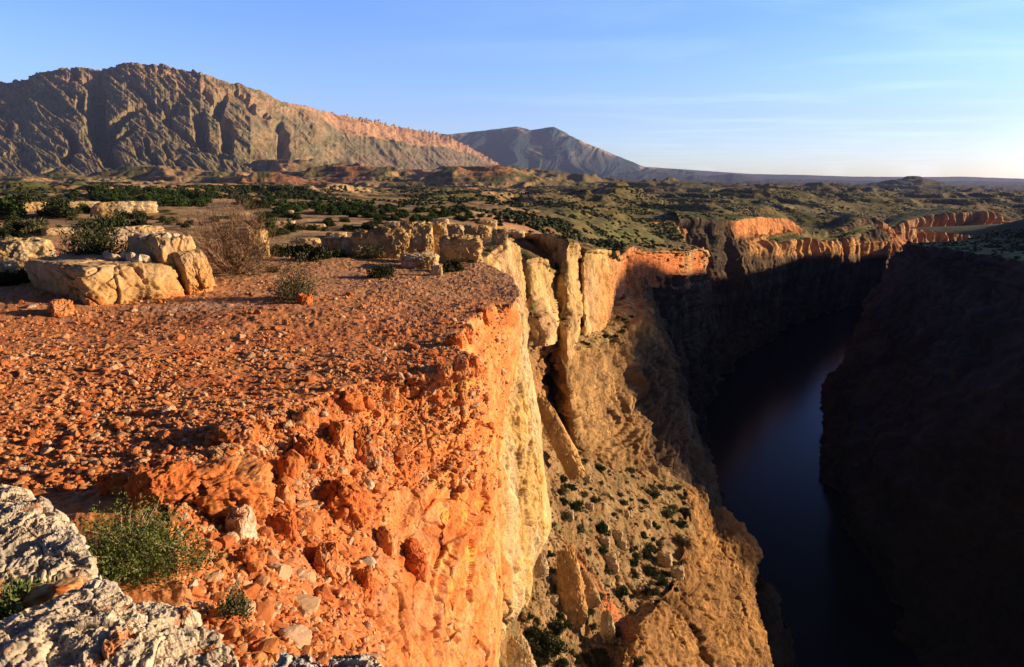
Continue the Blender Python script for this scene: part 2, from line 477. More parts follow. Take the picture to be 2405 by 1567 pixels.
jn = np.arange(len(FACE)); colp = np.interp(np.arange(S.shape[0]), np.arange(S.shape[0]), tu)[:, None] * np.ones(S.shape[1])[None]
wallness = sst(3.6, 6.2, colp)
lump = (sst(.0, .35, fbm(p * 2.6 + 30, 3, n=N1)) * .06 + .022 * np.maximum(blk, -.5)).reshape(colp.shape)
edge = sst(.55, 1.5, tv)[None] * np.ones_like(colp)
wl_ = (.12 * blk + .05 * st + .03 * mid + .020 * fine).reshape(colp.shape) * (1 - .6 * sst(8.2, 9.2, colp))
dr_ = lump + (.03 * mid + .016 * fine).reshape(colp.shape)
blend = np.clip(wallness * .92 + .10 * sst(1.2, 2., colp), 0, 1)
S = S + N * (edge * (blend * wl_ + (1 - blend) * dr_))[..., None]
a = fbm(p * .8, 4, n=N3).reshape(colp.shape); b = fbm(p * 2.6 + 9, 4, n=N3).reshape(colp.shape)
c = mix(np.broadcast_to(C(.70, .26, .08), S.shape), C(.62, .19, .055), sst(-.2, .4, a))
c = mix(c, C(.68, .36, .17), sst(.1, .5, fbm(p * np.array([1.5, 1.5, 4.]) + 70, 4, n=N1)).reshape(colp.shape) * .55)
c = mix(c, C(.70, .40, .09), sst(.10, .42, b) * sst(-.05, .35, a) * sst(4.5, 6.5, colp) * .85)
c = mix(c, C(.48, .115, .035), sst(.55, .9, (st * .35).reshape(colp.shape) + .6 * b) * .7)
bz = fbm(np.stack([bed * .4, bed * 5.5, p[:, 1] * .25], -1), 4, n=N2).reshape(colp.shape)
c = mix(c, C(.72, .40, .20), sst(.15, .5, bz + .3 * b) * .35)
c = mix(c, C(.46, .12, .04), sst(.12, .4, -bz + .25 * b) * .4)
c = mix(c, C(.55, .175, .06), (1 - blend) * .9)
c = mix(c, C(.46, .27, .17), sst(.25, .6, fbm(p * 3.3 + 40, 3, n=N1)).reshape(colp.shape) * .35)
FS = S; FCOL = colp; FTV = tv
grid_mesh('ground', S, c, M_face, 'structure', cast=3)

# pale wall below and behind the promontory
cols = [[(1185, 740, 15.5), (1175, 800, 15.2), (1160, 900, 14.4), (1140, 1000, 13.6), (1120, 1115, 13), (1120, 1244, 12.6), (1130, 1330, 12.2), (1120, 1416, 11.8), (1100, 1490, 11.2), (1060, 1640, 10.6)],
        [(1210, 735, 17.2), (1208, 800, 16.8), (1200, 900, 15.6), (1195, 1000, 15.2), (1190, 1115, 14.8), (1200, 1244, 14.7), (1198, 1330, 14.), (1184, 1416, 13.4), (1145, 1490, 12.6), (1115, 1640, 12.)],
        [(1219, 735, 18.2), (1226, 815, 17.6), (1238, 900, 16.6), (1248, 1000, 16.3), (1252, 1115, 16.2), (1262, 1230, 16.4), (1232, 1330, 15.4), (1222, 1416, 14.7), (1168, 1490, 15.), (1140, 1640, 14.)],
        [(1221, 735, 19.6), (1232, 815, 19), (1247, 900, 18.2), (1266, 1000, 17.8), (1272, 1115, 17.8), (1289, 1240, 18.2), (1247, 1330, 16.8), (1236, 1416, 16), (1174, 1480, 17.5), (1150, 1640, 16.5)],
        [(1218, 730, 27), (1226, 805, 27), (1240, 890, 27), (1256, 990, 27), (1264, 1105, 27), (1278, 1230, 27.5), (1240, 1330, 26), (1225, 1416, 25), (1165, 1490, 24), (1140, 1640, 22)],
        [(1200, 720, 36), (1190, 800, 36), (1190, 890, 36), (1195, 990, 36), (1190, 1105, 36), (1190, 1230, 36), (1180, 1330, 36), (1170, 1416, 36), (1130, 1490, 36), (1120, 1640, 36)]]
S, tu, tv = loft(cols, 330, 560)
S0 = S
S1, steep, dd = craggy(S, 2.2, .36, 5, .45, .75, .0, flat=.8, n=N2)
S = S0 + (S1 - S0) * ((.75 - .2 * sst(.8, 1.3, tu)) * (1 - .6 * sst(2.4, 3., tu)))[:, None, None]
Nw = normals(S0); Nw = np.where((Nw * S0).sum(-1, keepdims=True) > 0, -Nw, Nw)
pw = S0.reshape(-1, 3)
S = S + Nw * ((.085 * fbm(pw * 1.7, 3, n=N1) + .045 * fbm(pw * 5., 5, gain=.66, n=N3) + .05 * (ridged(pw * np.array([1.3, 1.3, .5]), 4, n=N2) - .6)).reshape(S.shape[:2]) * (1 - .6 * sst(2.4, 3., tu))[:, None])[..., None]
a = fbm(S.reshape(-1, 3) * np.array([.9, .9, .35]), 4, n=N3).reshape(S.shape[:2])
c = mix(np.broadcast_to(C(.58, .375, .145), S.shape), C(.60, .43, .24), sst(-.3, .3, a))
c = mix(c, C(.40, .29, .18), sst(.1, .5, fbm(S.reshape(-1, 3) * np.array([2.2, 2.2, .9]) + 30, 4, n=N1).reshape(S.shape[:2])) * .6)
c = mix(c, C(.66, .36, .08), sst(.3, .6, fbm(S.reshape(-1, 3) * np.array([1.6, 1.6, .8]) + 5, 3, n=N1).reshape(S.shape[:2])) * .6)
c = mix(c, C(.66, .27, .08), (1 - sst(.3, .9, tu))[:, None] * np.ones(S.shape[1])[None] * .8)
grid_mesh('cliff', S, c, M_cliffw, 'structure')

# ================================================================== CLIFFS ALONG THE LEFT RIM
def mcol(top, base, tuck=0, inl=(1.16, 1.42), low=None):
    (px, py, d), (bx, by, bd) = top, base
    p = P(px, py, d)
    i1 = p * np.array([1, 1, 0]) * inl[0]; i1[2] = p[2] - .02 * d * .2; i2 = p * np.array([1, 1, 0]) * inl[1]; i2[2] = p[2] - .05 * d
    i1[0] -= .10 * d * (inl[0] - 1) * 4; i2[0] -= .25 * d * (inl[1] - 1) * 3
    l = lambda f, o=0: (px + (bx - px) * f, py + (by - py) * f, d + (bd - d) * f + o)
    return [('w', *i2), ('w', *i1), (px, py, d), l(.10, -.012 * d), l(.38, -.004 * d), l(.7), (bx, by, bd), (bx, by + .35 * max(by - py, 60), bd * (low or 1.0))]
tb = [((1085, 622, 30), (1120, 790, 29)), ((1128, 603, 36), (1195, 775, 33)), ((1150, 585, 40), (1205, 760, 37)), ((1178, 565, 44), (1217, 745, 41)), ((1195, 572, 47), (1224, 742, 45)),
      ((1204, 600, 58), (1228, 742, 60)), ((1213, 632, 75), (1231, 745, 73)), ((1228, 606, 72), (1240, 750, 66)), ((1256, 600, 73), (1262, 757, 65)), ((1284, 619, 77), (1296, 757, 68)),
      ((1299, 634, 84), (1308, 757, 77)), ((1303, 600, 92), (1314, 760, 77)), ((1311, 572, 88), (1322, 772, 73.5)), ((1332, 563, 86), (1335, 780, 73)), ((1352, 573, 89), (1347, 752, 78)),
      ((1361, 604, 99), (1360, 742, 96)), ((1372, 586, 97), (1372, 737, 91)), ((1405, 583, 104), (1405, 740, 96)), ((1433, 590, 113), (1437, 731, 106)),
      ((1446, 602, 136), (1442, 692, 131)), ((1474, 582, 160), (1470, 668, 158)), ((1500, 592, 190), (1500, 650, 186)), ((1548, 588, 226), (1548, 654, 228)),
      ((1600, 590, 272), (1600, 656, 276)), ((1640, 583, 312), (1644, 652, 318)), ((1656, 600, 334), (1653, 650, 336)), ((1645, 592, 385), (1640, 640, 392)), ((1600, 590, 430), (1600, 640, 436))]
S, tu, tv = loft([mcol(*q) for q in tb], 900, 300)
S0 = S
w = np.interp(tu, [0, 4, 5, 18, 20, 27], [.8, .9, 1., 1., 1.5, 2.2])[:, None, None]
S1, steep, dd = craggy(S, 7., 1.15, 6, .4, .6, .16, flat=.35, n=N1)
S = S + (S1 - S) * w
px, py = pix(S0)
c = rockcol(S, C(.60, .40, .17), C(.60, .38, .205), 9., SOIL, steep)
redz = sst(1395, 1470, px + 26 * fbm(S.reshape(-1, 3) / 9, 3).reshape(px.shape)) * sst(560, 600, py)
c = mix(c, C(.56, .20, .075), redz * steep)
c = mix(c, C(.58, .40, .20), sst(1560, 1640, px) * steep * sst(.0, .4, fbm(S.reshape(-1, 3) / 20, 3, n=N2).reshape(px.shape) + .15) * .6)
c = mix(c, C(.62, .29, .10), np.exp(-((px - 1412) / 16) ** 2) * steep * sst(600, 660, py) * .7)
c = mix(c, GREEN * 1.2, (1 - steep) * sst(-.1, .25, fbm(S.reshape(-1, 3) / 2.2, 3, n=N2).reshape(px.shape)) * .8)
grid_mesh('cliff', S, c, M_mid, 'structure')

# shelf below the towers and the lower wall
cols = [[(1195, 735, 84), (1212, 790, 66), (1216, 830, 60), (1222, 900, 57), (1228, 980, 55), (1230, 1080, 53), (1230, 1150, 53)],
        [(1235, 742, 90), (1246, 775, 76), (1258, 806, 69), (1275, 880, 88), (1290, 970, 79), (1300, 1062, 68), (1300, 1130, 67)],
        [(1268, 748, 93), (1280, 785, 82), (1290, 815, 77), (1290, 880, 97), (1312, 970, 85), (1335, 1070, 73), (1335, 1140, 72)],
        [(1300, 748, 96), (1312, 790, 86), (1322, 824, 78), (1328, 900, 75), (1340, 980, 75.5), (1360, 1078, 75), (1365, 1150, 74)],
        [(1340, 740, 99), (1362, 790, 90), (1380, 826, 85), (1392, 900, 83.5), (1402, 985, 82), (1425, 1082, 79), (1430, 1160, 78)],
        [(1390, 728, 108), (1418, 765, 100), (1440, 800, 95), (1452, 880, 92), (1462, 990, 87), (1500, 1088, 84), (1505, 1170, 83)],
        [(1438, 715, 118), (1462, 735, 110), (1482, 765, 104), (1490, 850, 101), (1512, 980, 94), (1555, 1094, 89), (1562, 1180, 88)],
        [(1462, 705, 124), (1486, 725, 116), (1504, 750, 111), (1520, 830, 109), (1556, 960, 102), (1610, 1104, 94), (1625, 1190, 93)],
        [(1470, 700, 130), (1496, 722, 124), (1512, 760, 118), (1546, 830, 116), (1580, 950, 110), (1650, 1130, 100), (1672, 1230, 99)],
        [(1462, 690, 150), (1490, 712, 146), (1508, 760, 142), (1540, 830, 140), (1575, 950, 136), (1650, 1120, 126), (1680, 1230, 120)]]
S, tu, tv = loft(cols, 560, 480)
S0 = S
rib = ridged(S.reshape(-1, 3) / 5.5 * np.array([1, 1, .12]), 3, n=N3).reshape(S.shape[:2])
S1, steep, dd = craggy(S, 6., 1.25, 6, .5, .55, .3, flat=.3, n=N2)
N = normals(S); N = np.where((N * S).sum(-1, keepdims=True) > 0, -N, N)
px, py = pix(S0)
ribw = sst(1440, 1500, px) * steep
S = S1 + N * (1.3 * (rib - .3) * ribw)[..., None]
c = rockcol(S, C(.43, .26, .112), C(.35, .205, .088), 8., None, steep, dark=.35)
c = mix(c, C(.13, .09, .058), sst(1462, 1515, px + 22 * fbm(S.reshape(-1, 3) / 9, 3, n=N1).reshape(px.shape) - .10 * (py - 900)) * sst(770, 830, py) * .95)  # shade painted into the rock colour: right part of the wall darkened
f = fbm(S.reshape(-1, 3) / 1.6, 3, n=N1).reshape(px.shape)
shelf = mix(np.broadcast_to(C(.40, .27, .12), S.shape), C(.16, .15, .05), sst(.05, .35, f))
c = mix(c, shelf, (1 - steep) * (1 - sst(840, 900, py)))
c = mix(c, C(.46, .20, .08), np.exp(-((px - 1275) / 40) ** 2 - ((py - 890) / 60) ** 2) * .8)
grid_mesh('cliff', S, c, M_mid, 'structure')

# brushy ledge
cols = [[(1225, 1020, 62), (1235, 1150, 54), (1225, 1280, 48), (1200, 1400, 43.5), (1160, 1520, 39.5), (1110, 1680, 35)],
        [(1270, 1040, 66), (1275, 1150, 58.5), (1268, 1280, 51), (1245, 1400, 46), (1210, 1525, 41.5), (1165, 1690, 36.5)],
        [(1335, 1055, 74), (1345, 1155, 64), (1335, 1285, 55), (1315, 1405, 49), (1285, 1530, 43.5), (1250, 1690, 38)],
        [(1430, 1066, 82), (1440, 1165, 70), (1425, 1295, 60), (1400, 1415, 52.5), (1365, 1540, 46), (1330, 1690, 40)],
        [(1530, 1080, 89), (1550, 1175, 78), (1535, 1300, 67), (1480, 1420, 56), (1440, 1540, 48), (1400, 1690, 42)],
        [(1605, 1112, 92), (1625, 1180, 83), (1620, 1300, 70.5), (1562, 1392, 59.5), (1510, 1500, 51), (1465, 1690, 44)],
        [(1632, 1150, 95), (1640, 1205, 87), (1630, 1330, 75), (1580, 1430, 63), (1530, 1540, 55), (1480, 1720, 47)]]
S, tu, tv = loft(cols, 420, 520)
S0 = S
p = S.reshape(-1, 3)
S1, steep, dd = craggy(S, 3.6, .42, 6, .6, .7, .25, flat=.8, n=N3)
S = S1
px, py = pix(S0)
a = fbm(p / 4., 4, n=N1).reshape(px.shape)
c = mix(np.broadcast_to(C(.27, .16, .07), S.shape), C(.34, .22, .11), sst(-.2, .4, a))
c = mix(c, C(.19, .165, .07), sst(.15, .5, fbm(p / 1.3, 3, n=N2).reshape(px.shape)) * .7)
tt = (py - 1290) / 190.
lx = 1335 + 128 * tt
scar = np.exp(-((px - lx - 6 * a) / (10 + 14 * np.clip(tt, 0, 1))) ** 2) * sst(-.1, .08, tt) * (1 - sst(.95, 1.25, tt))
c = mix(c, C(.50, .17, .065), np.clip(scar * 1.1, 0, .95))
grid_mesh('ledge', S, c, M_ledge, 'structure')

# broken wall below the ledge
cols = [[(1600, 1140, 86.9), (1600, 1270, 73.7), (1575, 1365, 63.3), (1520, 1440, 53.9), (1470, 1495, 47.2), (1440, 1600, 43.5), (1430, 1720, 40.6)],
        [(1628, 1165, 87.4), (1628, 1280, 73.7), (1600, 1390, 63.3), (1545, 1462, 54.3), (1510, 1520, 48.2), (1490, 1620, 43.9), (1480, 1740, 41.6)],
        [(1642, 1200, 87.9), (1658, 1310, 75.6), (1635, 1400, 66.1), (1590, 1480, 57.2), (1560, 1540, 51.0), (1550, 1640, 46.8), (1545, 1760, 44.4)],
        [(1660, 1222, 89.8), (1690, 1318, 81.3), (1690, 1400, 73.7), (1668, 1470, 67.1), (1650, 1540, 59.5), (1650, 1640, 54.8), (1650, 1760, 51.0)],
        [(1672, 1205, 92.1), (1722, 1300, 86.0), (1728, 1390, 80.3), (1722, 1462, 74.7), (1728, 1530, 69.0), (1740, 1640, 63.3), (1745, 1760, 58.6)],
        [(1690, 1200, 93.6), (1745, 1272, 89.8), (1757, 1370, 85.0), (1766, 1440, 80.3), (1786, 1512, 75.6), (1806, 1620, 69.9), (1815, 1760, 64.3)],
        [(1712, 1222, 98.3), (1740, 1265, 98.3), (1752, 1370, 95.4), (1762, 1440, 91.7), (1782, 1515, 87.9), (1806, 1640, 81.3), (1818, 1780, 75.6)],
        [(1700, 1240, 113.4), (1720, 1320, 113.4), (1735, 1400, 111.5), (1745, 1470, 107.7), (1770, 1550, 103.9), (1790, 1680, 98.3), (1800, 1840, 92.6)]]
S, tu, tv = loft(cols, 460, 520)
S0 = S
rib = ridged(S.reshape(-1, 3) / 7. * np.array([1, 1, .15]), 3, n=N1).reshape(S.shape[:2])
S1, steep, dd = craggy(S, 5.2, 1.15, 6, .6, .5, .25, flat=.7, n=N1, warp=.5)
N = normals(S); N = np.where((N * S).sum(-1, keepdims=True) > 0, -N, N)
S = S1 + N * (.9 * (rib - .3))[..., None]
px, py = pix(S0)
c = rockcol(S, C(.45, .245, .09), C(.33, .175, .068), 7., None, steep, dark=.4)
grid_mesh('cliff', S, c, M_mid, 'structure')

# dim pinnacle ribs beyond it, going down to the water
cols = [[(1735, 1330, 118), (1735, 1440, 118), (1735, 1600, 118), ('w', 36, 110, -112)],
        [(1760, 1336, 116), (1770, 1440, 114), (1780, 1600, 113), ('w', 42, 106, -112)],
        [(1790, 1362, 114), (1800, 1440, 112), (1806, 1600, 111), ('w', 46, 105, -112)],
        [(1822, 1385, 114), (1822, 1455, 112), (1828, 1600, 111), ('w', 51, 106, -112)],
        [(1830, 1462, 116), (1838, 1500, 114), (1845, 1600, 113), ('w', 54, 108, -112)],
        [(1850, 1478, 117), (1856, 1530, 115), (1850, 1620, 114), ('w', 58, 112, -112)],
        [(1835, 1450, 140), (1840, 1530, 140), (1840, 1640, 140), ('w', 54, 140, -112)],
        [(1760, 1300, 175), (1765, 1400, 175), (1770, 1500, 175), ('w', 60, 180, -112)]]
S, tu, tv = loft(cols, 220, 220)
S, steep, dd = craggy(S, 6., 1.2, 5, .3, .5, .3, flat=.6, n=N3)
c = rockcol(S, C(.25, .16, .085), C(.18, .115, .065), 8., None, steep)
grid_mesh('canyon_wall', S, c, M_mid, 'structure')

# buttress under the red alcove
cols = [[(1432, 640, 142), (1440, 720, 138), (1470, 800, 132), (1520, 900, 128), (1560, 1010, 124), (1600, 1180, 122), ('w', 33, 118, -112)],
        [(1462, 655, 160), (1470, 715, 155), (1492, 795, 150), (1535, 890, 145), (1575, 1000, 138), (1630, 1180, 130), ('w', 42, 128, -112)],
        [(1490, 655, 172), (1500, 700, 168), (1518, 775, 162), (1555, 870, 155), (1592, 980, 148), (1650, 1160, 136), ('w', 52, 138, -112)],
        [(1508, 660, 190), (1526, 712, 186), (1548, 780, 178), (1578, 860, 170), (1602, 960, 160), (1662, 1140, 145), ('w', 60, 152, -112)],
        [(1508, 655, 214), (1524, 715, 212), (1545, 785, 206), (1574, 860, 198), (1600, 960, 188), (1655, 1130, 172), ('w', 66, 180, -112)],
        [(1490, 650, 240), (1500, 715, 240), (1510, 785, 240), (1530, 860, 240), (1560, 960, 240), (1600, 1080, 240), ('w', 60, 240, -112)]]
S, tu, tv = loft(cols, 300, 420)
rib = ridged(S.reshape(-1, 3) / 9. * np.array([1, 1, .1]), 3, n=N1).reshape(S.shape[:2])
N = normals(S); N = np.where((N * S).sum(-1, keepdims=True) > 0, -N, N)
S1, steep, dd = craggy(S, 9., 1.6, 5, .4, .5, .3, flat=.6, n=N2)
S = S1 + N * (1.6 * (rib - .3))[..., None]
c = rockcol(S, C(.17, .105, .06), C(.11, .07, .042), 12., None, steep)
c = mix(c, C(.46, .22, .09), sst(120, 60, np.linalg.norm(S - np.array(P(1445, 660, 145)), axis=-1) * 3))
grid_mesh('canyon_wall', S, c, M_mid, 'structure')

# wall under the tip of the promontory
cols = [[(1470, 640, 205), (1490, 700, 208), (1510, 780, 214), (1540, 860, 222), (1565, 930, 226), (1600, 1040, 224), ('w', 62, 205, -112)],
        [(1530, 645, 232), (1536, 700, 234), (1545, 780, 240), (1562, 860, 248), (1585, 920, 248), (1608, 1010, 240), ('w', 70, 232, -112)],
        [(1572, 648, 262), (1578, 700, 263), (1586, 780, 268), (1596, 860, 272), (1606, 910, 268), (1618, 985, 258), ('w', 76, 258, -112)],
        [(1618, 648, 294), (1622, 700, 295), (1628, 780, 298), (1632, 850, 299), (1632, 900, 292), (1632, 960, 282), ('w', 84, 290, -112)],
        [(1650, 646, 328), (1652, 700, 328), (1654, 780, 329), (1656, 850, 328), (1652, 890, 322), (1645, 940, 312), ('w', 92, 322, -112)],
        [(1651, 642, 350), (1655, 700, 350), (1658, 780, 350), (1664, 850, 348), (1664, 880, 345), (1658, 930, 335), ('w', 100, 345, -112)],
        [(1630, 632, 420), (1640, 700, 420), (1650, 780, 420), (1660, 840, 420), (1665, 860, 420), (1665, 890, 400), ('w', 112, 390, -112)]]
S, tu, tv = loft(cols, 360, 360)
S0 = S
rib = ridged(S.reshape(-1, 3) / 16. * np.array([1, 1, .07]), 3, n=N3).reshape(S.shape[:2])
N = normals(S); N = np.where((N * S).sum(-1, keepdims=True) > 0, -N, N)
S1, steep, dd = craggy(S, 16., 2.2, 5, .4, .4, .45, flat=.6, n=N1)
S = S1 + N * (3. * (rib - .3))[..., None]
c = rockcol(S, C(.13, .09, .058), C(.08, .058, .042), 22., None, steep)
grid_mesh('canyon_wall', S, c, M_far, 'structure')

# ------------------------------------------------------------------ far left canyon wall, side canyon and the bend
def wcol(inl, *rows):
    p = pt(rows[0]); q = p.copy(); q[1] += inl; q[0] += inl * .15
    q[2] = p[2] - 1.5
    q2 = q.copy(); q2[1] += inl; q2[2] -= 12
    return [('w', *q2), ('w', *q)] + list(rows)
cols = [wcol(60, (1590, 506, 400), (1590, 560, 396), (1600, 610, 392), (1610, 700, 388), (1620, 790, 384), (1640, 860, 376), ('w', 115, 360, -112)),
        wcol(60, (1640, 508, 410), (1645, 560, 406), (1650, 615, 403), (1660, 700, 400), (1672, 790, 396), (1690, 850, 390), ('w', 124, 384, -112)),
        wcol(60, (1695, 515, 422), (1705, 570, 420), (1705, 620, 418), (1712, 700, 416), (1722, 780, 412), (1735, 835, 408), ('w', 138, 408, -112)),
        wcol(60, (1730, 516, 428), (1738, 572, 428), (1745, 612, 428), (1750, 700, 430), (1758, 770, 432), (1765, 812, 434), ('w', 152, 440, -112)),
        wcol(60, (1752, 513, 452), (1756, 560, 448), (1770, 600, 440), (1775, 690, 444), (1782, 750, 450), (1790, 795, 458), ('w', 168, 462, -112)),
        wcol(60, (1790, 512, 490), (1790, 557, 486), (1800, 590, 470), (1806, 680, 474), (1812, 740, 482), (1820, 772, 492), ('w', 190, 496, -112)),
        wcol(60, (1812, 511, 515), (1812, 556, 510), (1826, 582, 492), (1832, 670, 496), (1838, 730, 508), (1845, 758, 520), ('w', 208, 525, -112)),
        wcol(60, (1848, 513, 540), (1858, 550, 534), (1880, 574, 515), (1884, 660, 520), (1888, 712, 535), (1893, 738, 550), ('w', 236, 556, -112)),
        wcol(70, (1875, 532, 575), (1892, 556, 560), (1910, 580, 540), (1915, 655, 545), (1920, 705, 556), (1925, 728, 572), ('w', 254, 576, -112)),
        wcol(70, (1945, 540, 610), (1958, 556, 600), (1968, 572, 585), (1970, 650, 588), (1975, 698, 598), (1980, 718, 606), ('w', 290, 608, -112)),
        wcol(90, (2020, 505, 655), (2032, 532, 645), (2048, 556, 632), (2052, 640, 635), (2052, 690, 640), (2052, 710, 640), ('w', 334, 640, -112)),
        wcol(90, (2048, 530, 690), (2058, 548, 680), (2066, 566, 670), (2068, 640, 670), (2068, 680, 675), (2068, 700, 675), ('w', 360, 680, -112)),
        wcol(90, (2055, 525, 800), (2065, 545, 800), (2070, 566, 800), (2072, 620, 800), (2072, 650, 800), (2070, 670, 800), ('w', 430, 800, -112))]
S, tu, tv = loft(cols, 620, 360)
S0 = S
rib = ridged(S.reshape(-1, 3) / 24. * np.array([1, 1, .1]), 4, n=N1).reshape(S.shape[:2])
N = normals(S); N = np.where((N * S).sum(-1, keepdims=True) > 0, -N, N)
S1, steep, dd = craggy(S, 26., 3.0, 5, .5, .45, .4, flat=.3, n=N3)
S = S1 + N * (4.5 * (rib - .3) * steep * sst(2.0, 3.2, tv)[None, :])[..., None]
px, py = pix(S0)
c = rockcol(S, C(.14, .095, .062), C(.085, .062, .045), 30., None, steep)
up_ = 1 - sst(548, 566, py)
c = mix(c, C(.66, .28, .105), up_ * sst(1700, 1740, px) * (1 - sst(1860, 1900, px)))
c = mix(c, C(.60, .32, .13), sst(560, 570, py) * (1 - sst(590, 610, py)) * sst(1730, 1750, px))  # sunlit tier painted in: rock colour brighter than the shaded wall below
veg = mix(np.broadcast_to(C(.16, .15, .055), S.shape), C(.07, .085, .025), sst(-.1, .3, fbm(S.reshape(-1, 3) / 14, 3).reshape(px.shape)))
c = mix(c, veg, (1 - steep))
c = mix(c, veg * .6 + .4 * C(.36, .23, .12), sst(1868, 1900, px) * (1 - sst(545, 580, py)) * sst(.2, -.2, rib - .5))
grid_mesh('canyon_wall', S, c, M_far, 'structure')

# wall beyond the bend
cols = [wcol(90, (2040, 512, 720), (2046, 540, 716), (2055, 600, 716), (2060, 680, 716)),
        wcol(90, (2085, 535, 742), (2092, 552, 738), (2105, 600, 730), (2110, 680, 730)),
        wcol(90, (2112, 520, 790), (2116, 556, 780), (2120, 600, 770), (2125, 680, 765)),
        wcol(90, (2164, 505, 830), (2166, 545, 822), (2168, 590, 810), (2170, 680, 800)),
        wcol(90, (2240, 498, 850), (2240, 535, 846), (2240, 580, 840), (2240, 680, 830)),
        wcol(90, (2304, 496, 860), (2304, 528, 856), (2304, 570, 850), (2304, 680, 840)),
        wcol(90, (2345, 514, 900), (2345, 526, 896), (2345, 560, 890), (2345, 680, 880)),
        wcol(90, (2395, 532, 930), (2395, 540, 926), (2395, 560, 920), (2395, 680, 910)),
        wcol(90, (2500, 545, 980), (2500, 552, 976), (2500, 560, 970), (2500, 680, 960))]
S, tu, tv = loft(cols, 420, 160)
S0 = S
rib = ridged(S.reshape(-1, 3) / 26. * np.array([1, 1, .1]), 4, n=N2).reshape(S.shape[:2])
N = normals(S); N = np.where((N * S).sum(-1, keepdims=True) > 0, -N, N)
S1, steep, dd = craggy(S, 26., 3., 5, .4, .5, .3, flat=.3, n=N3)
S = S1 + N * (5. * (rib - .3) * steep)[..., None]
px, py = pix(S0)
c = rockcol(S, C(.52, .23, .10), C(.50, .29, .15), 30., None, steep)
c = mix(c, C(.08, .09, .03), 1 - steep)
grid_mesh('canyon_wall', S, c, M_far, 'structure')

# low red wall of the side draw behind the green bench
cols = [wcol(40, (1325, 548, 318), (1325, 556, 318), (1325, 575, 316)), wcol(40, (1350, 536, 325), (1350, 550, 324), (1350, 575, 320)),
        wcol(40, (1372, 528, 332), (1372, 550, 330), (1372, 575, 326)), wcol(40, (1391, 534, 342), (1393, 552, 340), (1393, 575, 336)),
        wcol(40, (1397, 552, 360), (1398, 560, 358), (1398, 575, 356)), wcol(40, (1425, 530, 358), (1425, 552, 355), (1425, 580, 350)),
        wcol(40, (1465, 522, 372), (1465, 553, 368), (1465, 580, 362)), wcol(40, (1510, 518, 384), (1510, 548, 380), (1510, 580, 374)),
        wcol(40, (1560, 518, 394), (1560, 545, 390), (1560, 580, 384)), wcol(40, (1605, 512, 402), (1605, 545, 398), (1605, 590, 392)),
        wcol(40, (1640, 510, 408), (1640, 545, 406), (1640, 590, 400))]
S, tu, tv = loft(cols, 320, 130)
S1, steep, dd = craggy(S, 9., 1.3, 5, .5, .6, .35, flat=.3, n=N1)
S = S1
c = rockcol(S, C(.56, .26, .11), C(.54, .34, .17), 12., None, steep)
c = mix(c, C(.09, .10, .035), 1 - steep)
grid_mesh('canyon_wall', S, c, M_far, 'structure')

# ------------------------------------------------------------------ right wall
def rcol(rim, face, water, inz=0., inz2=None):
    r = pt(rim)
    i1 = r + np.array([25, 6, 1.0 + inz]); i2 = r + np.array([120, 25, 2. + (inz if inz2 is None else inz2)]); i3 = r + np.array([480, 70, -3. + inz])
    return [('w', *i3), ('w', *i2), ('w', *i1), rim] + list(face) + [water]
cols = [rcol((2150, 572, 470), [(2140, 590, 468), (2120, 640, 462), (2090, 690, 450), (2060, 740, 440)], ('w', 240, 430, -112)),
        rcol((2130, 577, 405), [(2121, 600, 400), (2092, 645, 390), (2050, 716, 380), (2015, 800, 372)], ('w', 180, 366, -112)),
        rcol((2200, 586, 352), [(2190, 625, 345), (2155, 690, 330), (2090, 790, 312), (2000, 905, 298)], ('w', 146, 296, -112)),
        rcol((2290, 598, 290), [(2280, 650, 284), (2230, 760, 262), (2140, 900, 245), (1995, 1060, 232)], ('w', 122, 240, -112)),
        rcol((2410, 616, 222), [(2400, 690, 216), (2340, 830, 195), (2220, 1000, 178), (2030, 1200, 172)], ('w', 106, 180, -112)),
        rcol(('w', 152, 150, -32), [('w', 146, 148, -38), ('w', 132, 144, -50), ('w', 118, 140, -75), ('w', 106, 136, -98)], ('w', 96, 130, -112), -1., -2.),
        rcol(('w', 146, 100, -42), [('w', 140, 99, -48), ('w', 126, 98, -62), ('w', 112, 96, -75), ('w', 98, 94, -98)], ('w', 90, 92, -112), -2., -4.),
        rcol(('w', 142, 74, -50), [('w', 136, 74, -56), ('w', 124, 73, -66), ('w', 110, 72, -78), ('w', 96, 70, -98)], ('w', 88, 68, -112), -2., -3.),
        rcol(('w', 140, 52, -52), [('w', 134, 52, -58), ('w', 122, 51, -70), ('w', 108, 50, -85), ('w', 94, 48, -100)], ('w', 86, 46, -112), -3., -6.),
        rcol(('w', 140, 10, -56), [('w', 134, 10, -62), ('w', 122, 10, -74), ('w', 108, 10, -88), ('w', 94, 10, -100)], ('w', 86, 10, -112), -3., -6.),
        rcol(('w', 140, -60, -50), [('w', 134, -60, -58), ('w', 122, -60, -74), ('w', 108, -60, -88), ('w', 94, -60, -100)], ('w', 86, -60, -112), -3., -6.)]
S, tu, tv = loft(cols, 460, 420)
S0 = S
rib = ridged(S.reshape(-1, 3) / 20. * np.array([1, 1, .15]), 4, n=N3).reshape(S.shape[:2])
N = normals(S); N = np.where(N[..., 2:] < 0, -N, N)
S1, steep, dd = craggy(S, 16., 2.4, 5, .7, .4, .5, flat=.12, n=N2)
S1 = S + np.where((((S1 - S) * N).sum(-1) * 0 + 1)[..., None] > 0, S1 - S, S1 - S)
S = S1 + N * (3. * (rib - .3) * steep)[..., None]
px, py = pix(S0)
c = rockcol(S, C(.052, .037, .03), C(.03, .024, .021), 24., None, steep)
f = fbm(S.reshape(-1, 3) / 9, 4, n=N1).reshape(px.shape)
